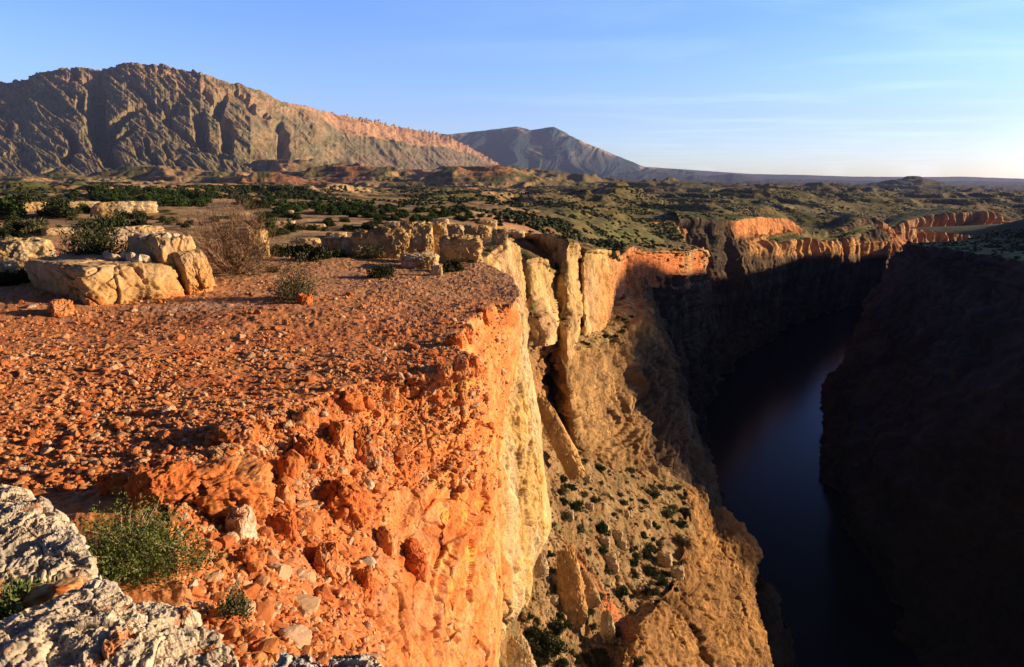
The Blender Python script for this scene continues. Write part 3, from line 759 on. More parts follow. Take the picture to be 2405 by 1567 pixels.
top = mix(np.broadcast_to(C(.22, .24, .055), S.shape), C(.07, .09, .025), sst(.0, .25, f))
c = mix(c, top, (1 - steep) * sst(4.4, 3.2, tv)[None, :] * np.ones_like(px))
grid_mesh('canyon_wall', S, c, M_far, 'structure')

# unseen ridge added on the opposite side, its heights set to shade the gorge
my = np.array([120, 161, 164.5, 168.5, 249, 328, 390, 494, 583, 640, 700.])
mh = np.array([-35, -30, 40, 92, 91, 69, 55, 25, 7, -28, -40.])
cols = []
for y_, h_ in zip(my, mh):
    b_ = -45.
    cols.append([('w', 400, y_, b_), ('w', 450, y_, b_ + (h_ - b_) * .35), ('w', 500, y_, b_ + (h_ - b_) * .75), ('w', 515, y_, h_ - 1), ('w', 530, y_, h_), ('w', 700, y_ + 10, h_ - 6), ('w', 900, y_ + 20, b_)])
S, tu, tv = loft(cols, 260, 120)
S1, steep, dd = craggy(S, 26., 1.6, 4, .5, .4, .4, flat=.3, n=N2)
c = mix(rockcol(S1, C(.36, .22, .12), C(.3, .18, .1), 30., None, steep), C(.10, .10, .04), 1 - steep)
grid_mesh('added_shade_ridge', S1, c, M_far, 'structure', cast=0)

# ================================================================== PLATEAU
PXC = np.array([-400, 0, 300, 600, 900, 1100, 1300, 1500, 1700, 1900, 2100, 2405, 2800.])
DC = np.array([18, 30, 45, 65, 95, 140, 200, 300, 450, 700, 1100, 1700, 2600, 4000, 9000.])
TAB = np.array([
 [655, 592, 553, 525, 502, 484, 470, 458, 450, 445, 440, 434, 430, 427, 425],
 [655, 592, 553, 525, 502, 484, 470, 458, 450, 445, 440, 434, 430, 427, 425],
 [655, 592, 555, 527, 504, 486, 472, 460, 452, 447, 441, 435, 430, 427, 425],
 [660, 598, 560, 532, 508, 488, 474, 464, 457, 451, 444, 437, 432, 428, 425],
 [672, 612, 574, 540, 513, 495, 483, 473, 465, 457, 448, 439, 433, 428, 425],
 [685, 630, 594, 551, 520, 502, 490, 481, 473, 464, 452, 441, 434, 429, 425],
 [720, 655, 620, 592, 567, 540, 521, 505, 489, 474, 459, 446, 437, 431, 425],
 [760, 700, 660, 640, 620, 603, 592, 560, 512, 488, 466, 450, 440, 432, 426],
 [780, 720, 690, 660, 640, 620, 605, 580, 515, 489, 470, 454, 442, 434, 427],
 [800, 740, 700, 680, 660, 640, 622, 600, 550, 500, 476, 458, 444, 435, 428],
 [820, 760, 720, 700, 680, 660, 640, 610, 570, 508, 486, 466, 450, 440, 430],
 [820, 760, 720, 700, 680, 655, 625, 592, 560, 522, 492, 472, 456, 443, 431],
 [820, 760, 720, 700, 680, 655, 625, 592, 560, 522, 492, 472, 456, 443, 431]], float)

def smooth1(A, xs, xq, axis):
    """monotone-ish cubic lookup along an axis"""
    t = np.interp(xq, xs, np.arange(len(xs)))
    return spline_t(A, np.minimum(t, len(xs) - 1 - 1e-6), axis)

LEFT_RIM = [P(*q[0]) for q in tb[:-2]] + [P(1600, 506, 400), P(1640, 508, 410), P(1695, 515, 422), P(1730, 516, 430), P(1752, 513, 452), P(1790, 512, 490), P(1848, 513, 540),
            P(1875, 532, 575), P(1945, 540, 610), P(2020, 505, 655), P(2048, 530, 690), P(2085, 535, 742), P(2112, 520, 790), P(2164, 505, 830), P(2240, 498, 850), P(2304, 496, 860), P(2395, 530, 930), P(2500, 545, 980)]
RIGHT_RIM = [P(2700, 545, 760), P(2350, 556, 660), P(2160, 571, 480), P(2130, 577, 408), P(2200, 586, 354), P(2290, 598, 292), P(2410, 616, 226), np.array([158, 150, -31.]), np.array([150, 80, -46.]), np.array([146, -60, -50.])]
CANYON = [np.array([.2, -60., -2.5]), np.array([.2, 16., -2.5]), np.array([-2., 27., -2.8])] + LEFT_RIM + RIGHT_RIM

HILLS = [  # px, distance, half width (px), half depth (fraction), height (m)
    (1450, 640, 62, .10, 20.), (1330, 560, 110, .08, 6.), (1600, 780, 90, .08, 12.), (960, 620, 120, .06, 6.),
    (1760, 900, 120, .08, 13.), (2000, 1000, 120, .08, 13.), (1880, 1500, 150, .10, 16.), (2120, 2400, 70, .10, 34.), (1560, 1300, 140, .10, 18.),
    (820, 1250, 190, .07, 34.), (1130, 1150, 150, .06, 30.), (420, 1150, 150, .06, 26.), (180, 1000, 90, .06, 13.), (620, 950, 110, .06, 16.), (1700, 560, 80, .07, 5.),
    (60, 900, 60, .07, 12.), (1050, 1700, 260, .08, 30.), (690, 1600, 70, .05, 42.), (520, 1700, 120, .06, 36.), (250, 1500, 120, .06, 30.), (770, 420, 110, .09, 2.5), (400, 260, 160, .12, 1.2),
    (1380, 1000, 90, .06, 14.), (1250, 760, 90, .06, 9.), (2250, 1300, 140, .09, 12.), (1350, 1800, 200, .09, 18.), (1960, 640, 60, .08, 5.)]

def plateau():
    u = np.linspace(-1.0, .95, 1250)
    yv = np.concatenate([np.exp(np.linspace(math.log(17.), math.log(200.), 420, endpoint=False)), np.exp(np.linspace(math.log(200.), math.log(2500.), 560, endpoint=False)), np.exp(np.linspace(math.log(2500.), math.log(9500.), 60))])
    zt = np.zeros((len(PXC), len(DC)))
    for i in range(len(PXC)):
        zt[i] = P(CX, TAB[i], DC)[..., 2]
    zt = zt / np.sqrt(DC)[None, :]
    pxq = CX + u * F                                   # close enough: direction column
    A = smooth1(zt, PXC, pxq, 0)
    A = smooth1(A, np.log(DC), np.log(yv), 1) * np.sqrt(yv)[None, :]
    Y, U = np.meshgrid(yv, u, indexing='ij'); X = U * Y
    Z = A.T.copy()
    PX = np.broadcast_to(pxq[None, :], Z.shape)
    for hx, hd, hw, hf, hh in HILLS:
        e = np.exp(-((PX - hx) / hw) ** 2 * .7 - (np.log(Y / hd) / hf) ** 2)
        Z += hh * e
    p2 = np.stack([X, Y, 0 * X], -1).reshape(-1, 3)
    w = np.stack([N1.grad(p2 / 90 + 4), N1.grad(p2 / 90 + 14), 0 * X.reshape(-1)], -1)
    roll = ridged(p2 / 110. + .5 * w, 5, n=N2).reshape(X.shape) - .5
    roll2 = fbm(p2 / 26., 4, n=N3).reshape(X.shape)
    roll3 = fbm(p2 / 5., 4, n=N1).reshape(X.shape)
    big = ridged(p2 / 560. + .4 * w, 4, n=N3).reshape(X.shape) - .5
    right = sst(1250, 1500, PX)
    amp = sst(110, 420, Y)
    Z += amp * (5.5 * roll + 14. * sst(600, 1600, Y) * big) + (.35 + .5 * sst(60, 260, Y)) * roll2 * sst(24, 45, Y) + .13 * roll3 + 1.0 * (sst(90, 260, Y)) * roll3 * .4
    stepz = 5. + 5. * sst(500, 1500, Y)
    wz = Z + 1.5 * fbm(p2 / 160., 2, n=N1).reshape(X.shape)
    Z -= sst(150, 320, Y) * (1 - sst(2200, 3200, Y)) * .13 * stepz * np.sin(2 * math.pi * wz / stepz)
    # low rock steps across the near flats
    stp = fbm(np.stack([X / 30, Y / 10, 0 * X], -1).reshape(-1, 3), 3, n=N1).reshape(X.shape)
    Z += .5 * sst(-.1, .2, stp) * sst(26, 40, Y) * (1 - sst(120, 200, Y))
    sd, rz = sdf(X, Y, CANYON, [q[2] for q in CANYON])
    fade = 1 - sst(.0, 1., (sd - .01 * Y) / (.085 * Y + 2))
    Z = Z + (rz - .004 * Y - Z) * fade * sst(35, 70, Y)
    ins = np.maximum(-sd + .012 * Y + .4, 0)
    Z = np.maximum(Z - 60. * ins, -118.)
    S = np.stack([X, Y, Z], -1)
    a = fbm(p2 / 60., 4, n=N1).reshape(X.shape); b = fbm(p2 / 12., 4, n=N2).reshape(X.shape); d2 = fbm(p2 / 200., 4, n=N3).reshape(X.shape)
    soil = mix(np.broadcast_to(C(.42, .245, .115), S.shape), C(.47, .33, .18), sst(-.3, .4, b))
    soil = mix(soil, C(.50, .19, .085), sst(.12, .42, d2) * .75)
    grass = mix(np.broadcast_to(C(.095, .112, .03), S.shape), C(.045, .062, .018), sst(-.25, .25, b))
    g = sst(-.28, .18, a + .7 * b - .1) * sst(70, 300, Y)
    g = np.maximum(g, sst(1180, 1330, PX) * .8 * sst(70, 150, Y))
    g = g * (1 - .3 * sst(900, 2000, Y))
    c = mix(soil, grass, np.clip(g, 0, 1) * .88)
    # open meadow on the bench
    md = np.exp(-((PX - 1540) / 95) ** 2 - (np.log(Y / 255) / .2) ** 2)
    c = mix(c, C(.13, .155, .03), np.clip(md * 1.3, 0, 1) * sst(-.3, 0, b + .2))
    c = mix(c, C(.17, .19, .04), np.clip(sst(1950, 2150, PX) * sst(.0, .2, a + .4 * b) * (1 - sst(520, 700, Y)), 0, 1) * .9)
    red = np.exp(-((PX - 1170) / 90) ** 2 - (np.log(Y / 860) / .06) ** 2) + np.exp(-((PX - 1010) / 45) ** 2 - (np.log(Y / 850) / .05) ** 2) + .8 * np.exp(-((PX - 1370) / 60) ** 2 - (np.log(Y / 900) / .05) ** 2)
    c = mix(c, C(.46, .15, .08), np.clip(red, 0, 1) * .8)
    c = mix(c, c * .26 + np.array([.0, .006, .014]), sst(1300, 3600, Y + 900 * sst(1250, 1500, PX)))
    rk = (1 - sst(.55, .85, np.abs(normals(S)[..., 2]))) * (1 - sst(100, 160, Y)) * sst(-1, 0, sd - .02 * Y)
    c = mix(c, C(.50, .34, .17), rk)
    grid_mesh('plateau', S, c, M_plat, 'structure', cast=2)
plateau()

# water
def water():
    n = 60
    me = D.meshes.new('water')
    v = [(-30, -120, -110), (900, -120, -110), (1400, 1300, -110), (30, 1300, -110)]
    me.from_pydata(v, [], [(0, 1, 2, 3)])
    m = D.materials.new('river_water'); m.use_nodes = True
    nd = m.node_tree.nodes; L = m.node_tree.links; b = nd['Principled BSDF']
    b.inputs['Base Color'].default_value = (.0008, .0025, .012, 1); b.inputs['Roughness'].default_value = .2
    b.inputs['IOR'].default_value = 1.33; b.inputs['Specular IOR Level'].default_value = .075
    t = nd.new('ShaderNodeTexCoord'); nz = nd.new('ShaderNodeTexNoise'); nz.inputs['Scale'].default_value = .5; nz.inputs['Detail'].default_value = 4
    L.new(t.outputs['Object'], nz.inputs['Vector'])
    bp = nd.new('ShaderNodeBump'); bp.inputs['Strength'].default_value = .12; bp.inputs['Distance'].default_value = .3
    L.new(nz.outputs['Fac'], bp.inputs['Height']); L.new(bp.outputs['Normal'], b.inputs['Normal'])
    me.materials.append(m)
    o = D.objects.new('water', me); COL.objects.link(o); o['kind'] = 'structure'
water()

# ================================================================== MOUNTAINS
MPX = np.array([-420, -150, 0, 57, 91, 168, 218, 235, 289, 336, 380, 420, 470, 538, 588, 655, 739, 800, 859, 930, 1010, 1051, 1111, 1172, 1260.])
MPY = np.array([260, 225, 197, 190, 174, 162, 162, 168, 153, 152, 155, 166, 170, 196, 207, 239, 258, 271, 286, 298, 312, 322, 352, 388, 418.])
MD = np.interp(MPX, [-420, 470, 588, 739, 859, 1010, 1111, 1172, 1260], [2500, 2600, 2750, 3200, 3700, 4500, 5000, 5300, 5500])
FPY = np.interp(MPX, [-420, 300, 700, 900, 1172, 1260], [442, 442, 438, 430, 418, 420])
FD = np.interp(MPX, [-420, 600, 900, 1172, 1260], [950, 1050, 2100, 4000, 4600])
CL = np.interp(MPX, [-420, 0, 450, 500, 720, 800, 900, 1000, 1172], [.03, .04, .05, .012, .02, .22, .26, .30, .2])     # share of the height that is rim cliff

GUL = [  # gully lines on the near range, traced top to bottom, with half width
    ([(228, 200), (238, 221), (232, 264), (235, 318), (249, 359), (268, 380)], 17, 34), ([(330, 256), (289, 288), (265, 318), (252, 345)], 12, 26), ([(318, 306), (279, 334), (255, 352)], 9, 18),
    ([(155, 210), (175, 234)], 7, 14), ([(196, 196), (213, 212)], 8, 15), ([(194, 228), (190, 258), (212, 277)], 7, 15), ([(172, 165), (184, 178), (176, 192)], 8, 12), ([(310, 197), (340, 221), (356, 241), (360, 258)], 7, 16), ([(288, 183), (294, 192)], 6, 10),
    ([(380, 244), (400, 262), (395, 285), (412, 303), (440, 325), (458, 337)], 9, 22), ([(415, 246), (408, 270)], 7, 14), ([(470, 272), (477, 305), (477, 338), (497, 362), (530, 368)], 12, 28),
    ([(476, 214), (504, 248)], 7, 15), ([(524, 232), (512, 275), (534, 292), (538, 325), (536, 352)], 11, 26), ([(552, 218), (590, 241), (596, 262)], 8, 18), ([(388, 178), (404, 200)], 6, 11),
    ([(650, 292), (670, 318), (666, 345), (669, 372)], 10, 26), ([(158, 305), (175, 332), (178, 352), (158, 379)], 9, 18), ([(43, 342), (70, 358)], 8, 14), ([(618, 262), (632, 278)], 7, 12), ([(203, 308), (222, 335)], 6, 11),
    ([(345, 330), (350, 362)], 5, 10), ([(325, 350), (333, 375)], 6, 11), ([(360, 362), (372, 390)], 7, 12), ([(385, 340), (400, 372)], 5, 10), ([(415, 378), (432, 400)], 8, 12), ([(720, 312), (760, 328), (780, 340)], 8, 16), ([(735, 372), (680, 385), (650, 398)], 9, 16), ([(30, 300), (20, 325)], 6, 10), ([(8, 255), (14, 268)], 7, 10), ([(140, 400), (105, 412)], 8, 12), ([(425, 222), (437, 248)], 5, 10)]

def mountain():
    nu, nv = 1300, 420
    u = np.linspace(-400, 1255, nu)
    rpy = np.interp(u, MPX, MPY); rd = np.interp(u, MPX, MD); fpy = np.interp(u, MPX, FPY); fd = np.interp(u, MPX, FD); cl = np.interp(u, MPX, CL)
    z3 = np.stack([u / 9, 0 * u, 0 * u], -1)
    rpy = rpy + np.interp(u, [0, 450, 520, 760, 820, 1150], [1.7, 1.7, .7, .7, 1.4, .8]) * (np.round(fbm(z3, 3) * 2.5) * .5 + .4 * fbm(z3 * 4, 2))
    f = np.linspace(0, 1, nv - 60)
    rows = []
    for t in f:
        g = t
        gg = np.minimum(g / (1 - cl), 1); gg = .82 * gg + .18 * (1 - np.exp(-gg * 14))
        d = fd + (rd - fd) * np.where(g < 1 - cl, gg * .985, .985 + .015 * (g - 1 + cl) / cl)
        py = fpy + (rpy - fpy) * (g ** 1.12 * (1 - .25 * (1 - g)) if False else g)
        rows.append(P(u, py, d))
    back = rows[-1]
    for k in range(60):
        e = (k + 1) / 60
        b = back * np.array([1 + .5 * e, 1 + .5 * e, 1]) - np.array([0, 0, 1]) * (back[:, 2:] + 10) * e * 1.02 * np.array([0, 0, 1]) * 1.0
        rows.append(b)
    S = np.array(rows)
    N = normals(S); N = np.where((N * S).sum(-1, keepdims=True) > 0, -N, N)
    px, py = pix(S)
    T = np.concatenate([f, np.full(60, 1.)])[:, None] * np.ones(nu)[None]
    carve = np.zeros(px.shape)
    wob = 2.2 * fbm(np.stack([px / 9, py / 9, 0 * px], -1).reshape(-1, 3), 3).reshape(px.shape)
    m = np.zeros(px.shape, bool); m[:nv - 60] = True
    for line, hw, dep in GUL:
        ln = np.array(line, float)
        o = np.argsort(ln[:, 1]); ln = ln[o]
        gx = np.interp(py, ln[:, 1], ln[:, 0]); dx = px - gx + wob; hw = hw * 1.22
        prog = (py - ln[0, 1]) / (ln[-1, 1] - ln[0, 1])
        taper = sst(-.12, .1, prog) * (1 - sst(.9, 1.15, prog))
        prof = np.where(dx < 0, sst(-1.7 * hw, -.7 * hw, dx), 1 - sst(.45 * hw, .95 * hw, dx))
        carve = np.maximum(carve, dep * prof * taper * m)
    sc = np.linalg.norm(S, axis=-1) / 2000.
    q = np.stack([(.85 * px - py) / 24, (.85 * py + px) / 110, 0 * px], -1).reshape(-1, 3)
    wq = np.stack([N1.grad(q * 1.3), N1.grad(q * 1.3 + 9), 0 * q[:, 0]], -1)
    r1 = ridged(q + .5 * wq, 5, n=N2).reshape(px.shape) - .6
    r2 = ridged(np.stack([px / 12, py / 16, 0 * px], -1).reshape(-1, 3), 4, n=N3).reshape(px.shape) - .5
    r3 = fbm(np.stack([px / 3.5, py / 3, 0 * px], -1).reshape(-1, 3), 3, n=N1).reshape(px.shape)
    r4 = ridged(np.stack([(.8 * px - py) / 62, (px + .8 * py) / 190, 0 * px + 4], -1).reshape(-1, 3) + .4 * wq, 4, n=N1).reshape(px.shape) - .6
    body = sst(.0, .2, T) * m
    clz = sst(0, .06, T - (1 - np.broadcast_to(cl, px.shape)) + .03) * m
    strip = np.abs(N1.grad(np.stack([px / 9., py / 40, 0 * px], -1).reshape(-1, 3))).reshape(px.shape)
    dsp = body * (1.5 * r1 + .8 * r2 + .5 * r3 + 7. * r4) * sc - carve * sc * 1.25 - clz * 11 * (1 - strip * 2.) * sc * sst(760, 820, px)
    S = S + N * dsp[..., None] * .9
    S[..., 2] -= .35 * carve * sc
    a = fbm(np.stack([px / 40, py / 40, 0 * px], -1).reshape(-1, 3), 4, n=N3).reshape(px.shape)
    c = mix(np.broadcast_to(C(.235, .155, .065), S.shape), C(.165, .135, .05), sst(-.3, .3, a))
    c = mix(c, C(.13, .125, .055), sst(.1, .5, r3 * .8 + .3 * a) * .6)
    c = mix(c, C(.40, .31, .22), sst(.25, .7, r2) * .35)
    pink = C(.42, .235, .135)
    c = mix(c, pink, clz * np.where(px > 760, 1, sst(.0, .25, a + r3 * .5)) * .9)
    band = sst(.10, .3, r2 + .4 * a) * np.exp(-((T - .9) / .05) ** 2) * m
    c = mix(c, pink, band * .6)
    grid_mesh('mountain', S, c, M_mount, 'structure', cast=0)
mountain()

def ridge_range(name, PXs, PYs, fpy, rd, fd, mat, c1, c2, nu, nv, amp, seed, wl=60, crest=None, jag=1.):
    u = np.linspace(PXs[0], PXs[-1], nu)
    rpy = np.interp(u, PXs, PYs); z3 = np.stack([u / 25, 0 * u + seed, 0 * u], -1)
    rpy = rpy + jag * fbm(z3, 4)
    fp = np.interp(u, PXs, fpy) if np.ndim(fpy) else np.full(nu, float(fpy))
    rows = [P(u, fp + (rpy - fp) * t, fd + (rd - fd) * t) for t in np.linspace(0, 1, nv)]
    back = rows[-1]
    for k in range(12):
        e = (k + 1) / 12
        b = back * np.array([1 + .35 * e, 1 + .35 * e, 1]); b[:, 2] -= (back[:, 2] + 40) * e
        rows.append(b)
    S = np.array(rows); px, py = pix(S)
    N = normals(S); N = np.where((N * S).sum(-1, keepdims=True) > 0, -N, N)
    q = np.stack([px / wl, py / (wl * .8), 0 * px + seed], -1).reshape(-1, 3)
    wq = np.stack([N1.grad(q * 1.3), N1.grad(q * 1.3 + 9), 0 * q[:, 0]], -1)
    r = (ridged(q + .6 * wq, 5, n=N2) - .6).reshape(px.shape)
    T = np.concatenate([np.linspace(0, 1, nv), np.full(12, 0.)])[:, None]
    S = S + N * (amp * r * sst(0, .15, T) * (1 - sst(.93, 1., T)))[..., None]
    a = fbm(q * 1.4 + 3, 5, n=N3).reshape(px.shape)
    c = mix(np.broadcast_to(c1, S.shape), c2, sst(-.1, .25, a))
    if crest is not None: c = crest(c, px, py, T * np.ones_like(px), a)
    return grid_mesh(name, S, c, mat, 'structure', cast=0)

def crest2(c, px, py, T, a):
    w = np.exp(-((T - .93) / .05) ** 2) * sst(.05, .3, a + .15) + np.exp(-((px - 1262) / 60) ** 2 - ((py - 352) / 12) ** 2) * sst(.0, .2, a)
    return mix(c, C(.55, .38, .25), np.clip(w, 0, 1) * .8)
ridge_range('mountain', np.array([940, 1010, 1051, 1090, 1150, 1215, 1245, 1300, 1330, 1350, 1380, 1440, 1515, 1600, 1680.]),
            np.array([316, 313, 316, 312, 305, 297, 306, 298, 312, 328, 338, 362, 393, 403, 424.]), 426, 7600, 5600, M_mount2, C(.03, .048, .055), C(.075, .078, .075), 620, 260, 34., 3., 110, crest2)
ridge_range('hills', np.array([1180, 1400, 1514, 1590, 1679, 1767, 1885, 2003, 2180, 2260, 2405, 2700.]), np.array([404, 400, 392, 397, 403, 409, 411, 415, 416, 415, 420, 424.]), 428, 9300, 8600, M_mount2, C(.085, .085, .095), C(.12, .105, .11), 700, 40, 3., 8., 60, jag=.4)
ridge_range('hills', np.array([1300, 1420, 1500, 1600, 1660, 1722, 1790, 1900, 2000, 2180, 2300, 2405, 2700.]), np.array([420, 410, 402, 406, 414, 408, 420, 421, 424, 426, 425, 428, 432.]), 440, 6200, 5200, M_mount2, C(.04, .05, .045), C(.07, .065, .055), 700, 60, 5., 12., 80, jag=.5)
ridge_range('hills', np.array([1500, 1650, 1800, 1950, 2050, 2122, 2200, 2300, 2405, 2700.]), np.array([432, 434, 437, 441, 437, 432, 441, 444, 445, 446.]), 458, 3400, 2700, M_mount2, C(.04, .05, .035), C(.065, .06, .04), 700, 60, 4., 15., 80, jag=.5)
# ================================================================== THINGS ON THE GROUND
off = 0; VV = []; FFc = []
for v_, f_ in MESHES:
    VV.append(v_); FFc.append(f_ + off); off += len(v_)
BV = BVHTree.FromPolygons(np.concatenate(VV).tolist(), np.concatenate(FFc).tolist())

def hit(px, py):
    x, y, z = ray(px, py)
    r = BV.ray_cast(Vector((0, 0, 0)), Vector((float(x), float(y), float(z))).normalized(), 20000)
    return (r[0], r[1] if r[1] is None or r[1].z > 0 or abs(r[1].z) < .02 else -r[1]) if r[0] is not None else (None, None)

def drop(x, y, top=50):
    r = BV.ray_cast(Vector((x, y, top)), Vector((0, 0, -1)), 400)
    return r[0] if r[0] is not None else None

def rpx(p): return p.length / F                     # metres per photo pixel at p

# ---- stone shapes
def cube_sphere(n):
    g = np.linspace(-1, 1, n + 1)
    a, b = np.meshgrid(g, g, indexing='ij'); o = np.ones_like(a)
    faces = [np.stack(t, -1) for t in ((a, b, o), (b, a, -o), (o, a, b), (-o, b, a), (b, o, a), (a, -o, b))]
    V = np.concatenate([f.reshape(-1, 3) for f in faces]); m = (n + 1) ** 2
    idx = np.arange(m).reshape(n + 1, n + 1)
    q = np.stack([idx[:-1, :-1], idx[1:, :-1], idx[1:, 1:], idx[:-1, 1:]], -1).reshape(-1, 4)
    Q = np.concatenate([q + k * m for k in range(6)])
    u, inv = np.unique(np.round(V, 6), axis=0, return_inverse=True)
    return u, inv.reshape(-1)[Q]

def cut_rock(n, seed, p=4., cuts=12, lo=.72, hi=1.0, noise=.06, nf=1.6, cellamp=.06, cf=2.2, dims=(1, 1, 1)):
    r = np.random.default_rng(seed)
    V, Q = cube_sphere(n)
    V = V / ((np.abs(V) ** p).sum(1) ** (1 / p))[:, None]
    for _ in range(cuts):
        k = r.normal(size=3); k /= np.linalg.norm(k)
        reach = (np.abs(V @ k)).max()
        d = reach * r.uniform(lo, hi)
        V = V - np.maximum(0, V @ k - d)[:, None] * k
    dm = np.array(dims)
    q = V * dm / dm.max() + seed * 3.17
    rad = V / np.linalg.norm(V, axis=1, keepdims=True)
    dsp = noise * (.8 * fbm(q * nf, 6, gain=.6) + .25 * (ridged(q * nf * 1.7, 4, gain=.6) - .6))
    if cellamp:
        wq = q * cf + .25 * np.stack([N1.grad(q * 2), N1.grad(q * 2 + 9), N1.grad(q * 2 + 19)], -1)
        t1, e1 = N2.facet(wq)
        t2, e2 = N3.facet(wq * 2.7 + 4)
        dsp = dsp + cellamp * (t1 * 1.2 + t2 * .6 - .8 * (1 - sst(0, .045, e1)) - .3 * (1 - sst(0, .06, e2)))
    return V + rad * dsp[:, None], Q

def mat_var(name, cols, s2=30., bump=.6, dist=.01, isl=False):
    m = D.materials.new(name); m.use_nodes = True
    nd = m.node_tree.nodes; L = m.node_tree.links; b = nd['Principled BSDF']
    b.inputs['Roughness'].default_value = .92; b.inputs['Specular IOR Level'].default_value = .12
    if isl: src = nd.new('ShaderNodeNewGeometry').outputs['Random Per Island']
    else: src = nd.new('ShaderNodeObjectInfo').outputs['Random']
    cr = nd.new('ShaderNodeValToRGB'); e = cr.color_ramp.elements
    while len(e) < len(cols): e.new(.5)
    for i, c in enumerate(cols):
        e[i].position = i / (len(cols) - 1); e[i].color = (*c, 1)
    L.new(src, cr.inputs[0])
    tc = nd.new('ShaderNodeTexCoord'); n = nd.new('ShaderNodeTexNoise'); n.inputs['Scale'].default_value = s2; n.inputs['Detail'].default_value = 6; n.inputs['Roughness'].default_value = .65
    L.new(tc.outputs['Object'], n.inputs['Vector'])
    mr = nd.new('ShaderNodeMapRange'); mr.inputs[1].default_value = .3; mr.inputs[2].default_value = .7; mr.inputs[3].default_value = .7; mr.inputs[4].default_value = 1.3
    L.new(n.outputs['Fac'], mr.inputs[0])
    vm = nd.new('ShaderNodeVectorMath'); vm.operation = 'SCALE'; L.new(cr.outputs[0], vm.inputs[0]); L.new(mr.outputs[0], vm.inputs['Scale'])
    L.new(vm.outputs[0], b.inputs['Base Color'])
    bp = nd.new('ShaderNodeBump'); bp.inputs['Strength'].default_value = bump; bp.inputs['Distance'].default_value = dist
    L.new(n.outputs['Fac'], bp.inputs['Height']); L.new(bp.outputs['Normal'], b.inputs['Normal'])
    return m
M_gravel = mat_var('gravel_mix', [(.47, .125, .042), (.54, .19, .065), (.58, .25, .10), (.55, .22, .08), (.60, .36, .20), (.48, .31, .21)], isl=True)
M_red = mat_var('rust_stone', [(.50, .15, .05), (.60, .22, .075)]); M_tan = mat_var('tan_stone', [(.58, .33, .17), (.60, .40, .25)]); M_pale = mat_var('pale_stone', [(.56, .44, .33), (.64, .50, .36)])

# ---- gravel: uncountable small stones
def scatter_points(n, seed):
    """points on the red flat and on the gully slope, with normals and a size factor"""
    r = np.random.default_rng(seed); out = []
    while len(out) < n:
        if r.random() < .62:
            py = r.uniform(640, 1150) if r.random() < .85 else r.uniform(600, 680); px = r.uniform(-20, 1190)
            h, nn = hit(px, py)
            if h is None or h.y > 24 or h.y < 3.4: continue
            w = min(1, (h.y / 9.) ** -.9 * .9) * (.45 + .55 * (fbm(np.array([[h.x * .5, h.y * .35, 3.]]), 2)[0] > -.12))
            if r.random() > w: continue
        else:
            i = int(r.beta(1.1, 2.0) * FS.shape[0]); j = int(r.uniform(.06, .98) * FS.shape[1])
            c_ = FCOL[i, 0]; pr = 1. if c_ < 3.2 else max(0, 1 - (c_ - 3.2) / 1.7) * .8
            if r.random() > pr: continue
            h = Vector(FS[i, j]); nn = Vector((0.3, -.4, .85)).normalized()
        if -6.9 < h.x < -5.0 and 11.5 < h.y < 14.5 and r.random() < .7: continue
        out.append((h, nn))
    return out

STONES = [cut_rock(3, 100 + k, p=3.5, cuts=9, lo=.55, hi=.95, noise=.05, cellamp=0) for k in range(10)]
def rot_rand(r, tilt=.5):
    a = r.uniform(0, 6.283); b = r.normal() * tilt; c = r.normal() * tilt
    ca, sa, cb, sb, cc, s_c = math.cos(a), math.sin(a), math.cos(b), math.sin(b), math.cos(c), math.sin(c)
    return np.array([[ca, -sa, 0], [sa, ca, 0], [0, 0, 1]]) @ np.array([[1, 0, 0], [0, cb, -sb], [0, sb, cb]]) @ np.array([[cc, 0, s_c], [0, 1, 0], [-s_c, 0, cc]])
r = np.random.default_rng(5)
gv, gf = [], []; base = 0
for h, nn in scatter_points(15000, 6):
    V, Q = STONES[r.integers(10)]
    s = min(.006 + .0098 * r.lognormal(0, .66), .055) * (1 + .012 * h.y)
    d = np.array([1, r.uniform(.6, .95), r.uniform(.35, .7)]) * s
    W = (V * d) @ rot_rand(r).T + np.array(h) + np.array(nn) * d[2] * .35
    gv.append(W); gf.append(Q + base); base += len(V)
o = poly_mesh('gravel', np.concatenate(gv), np.concatenate(gf), M_gravel); o['kind'] = 'stuff'

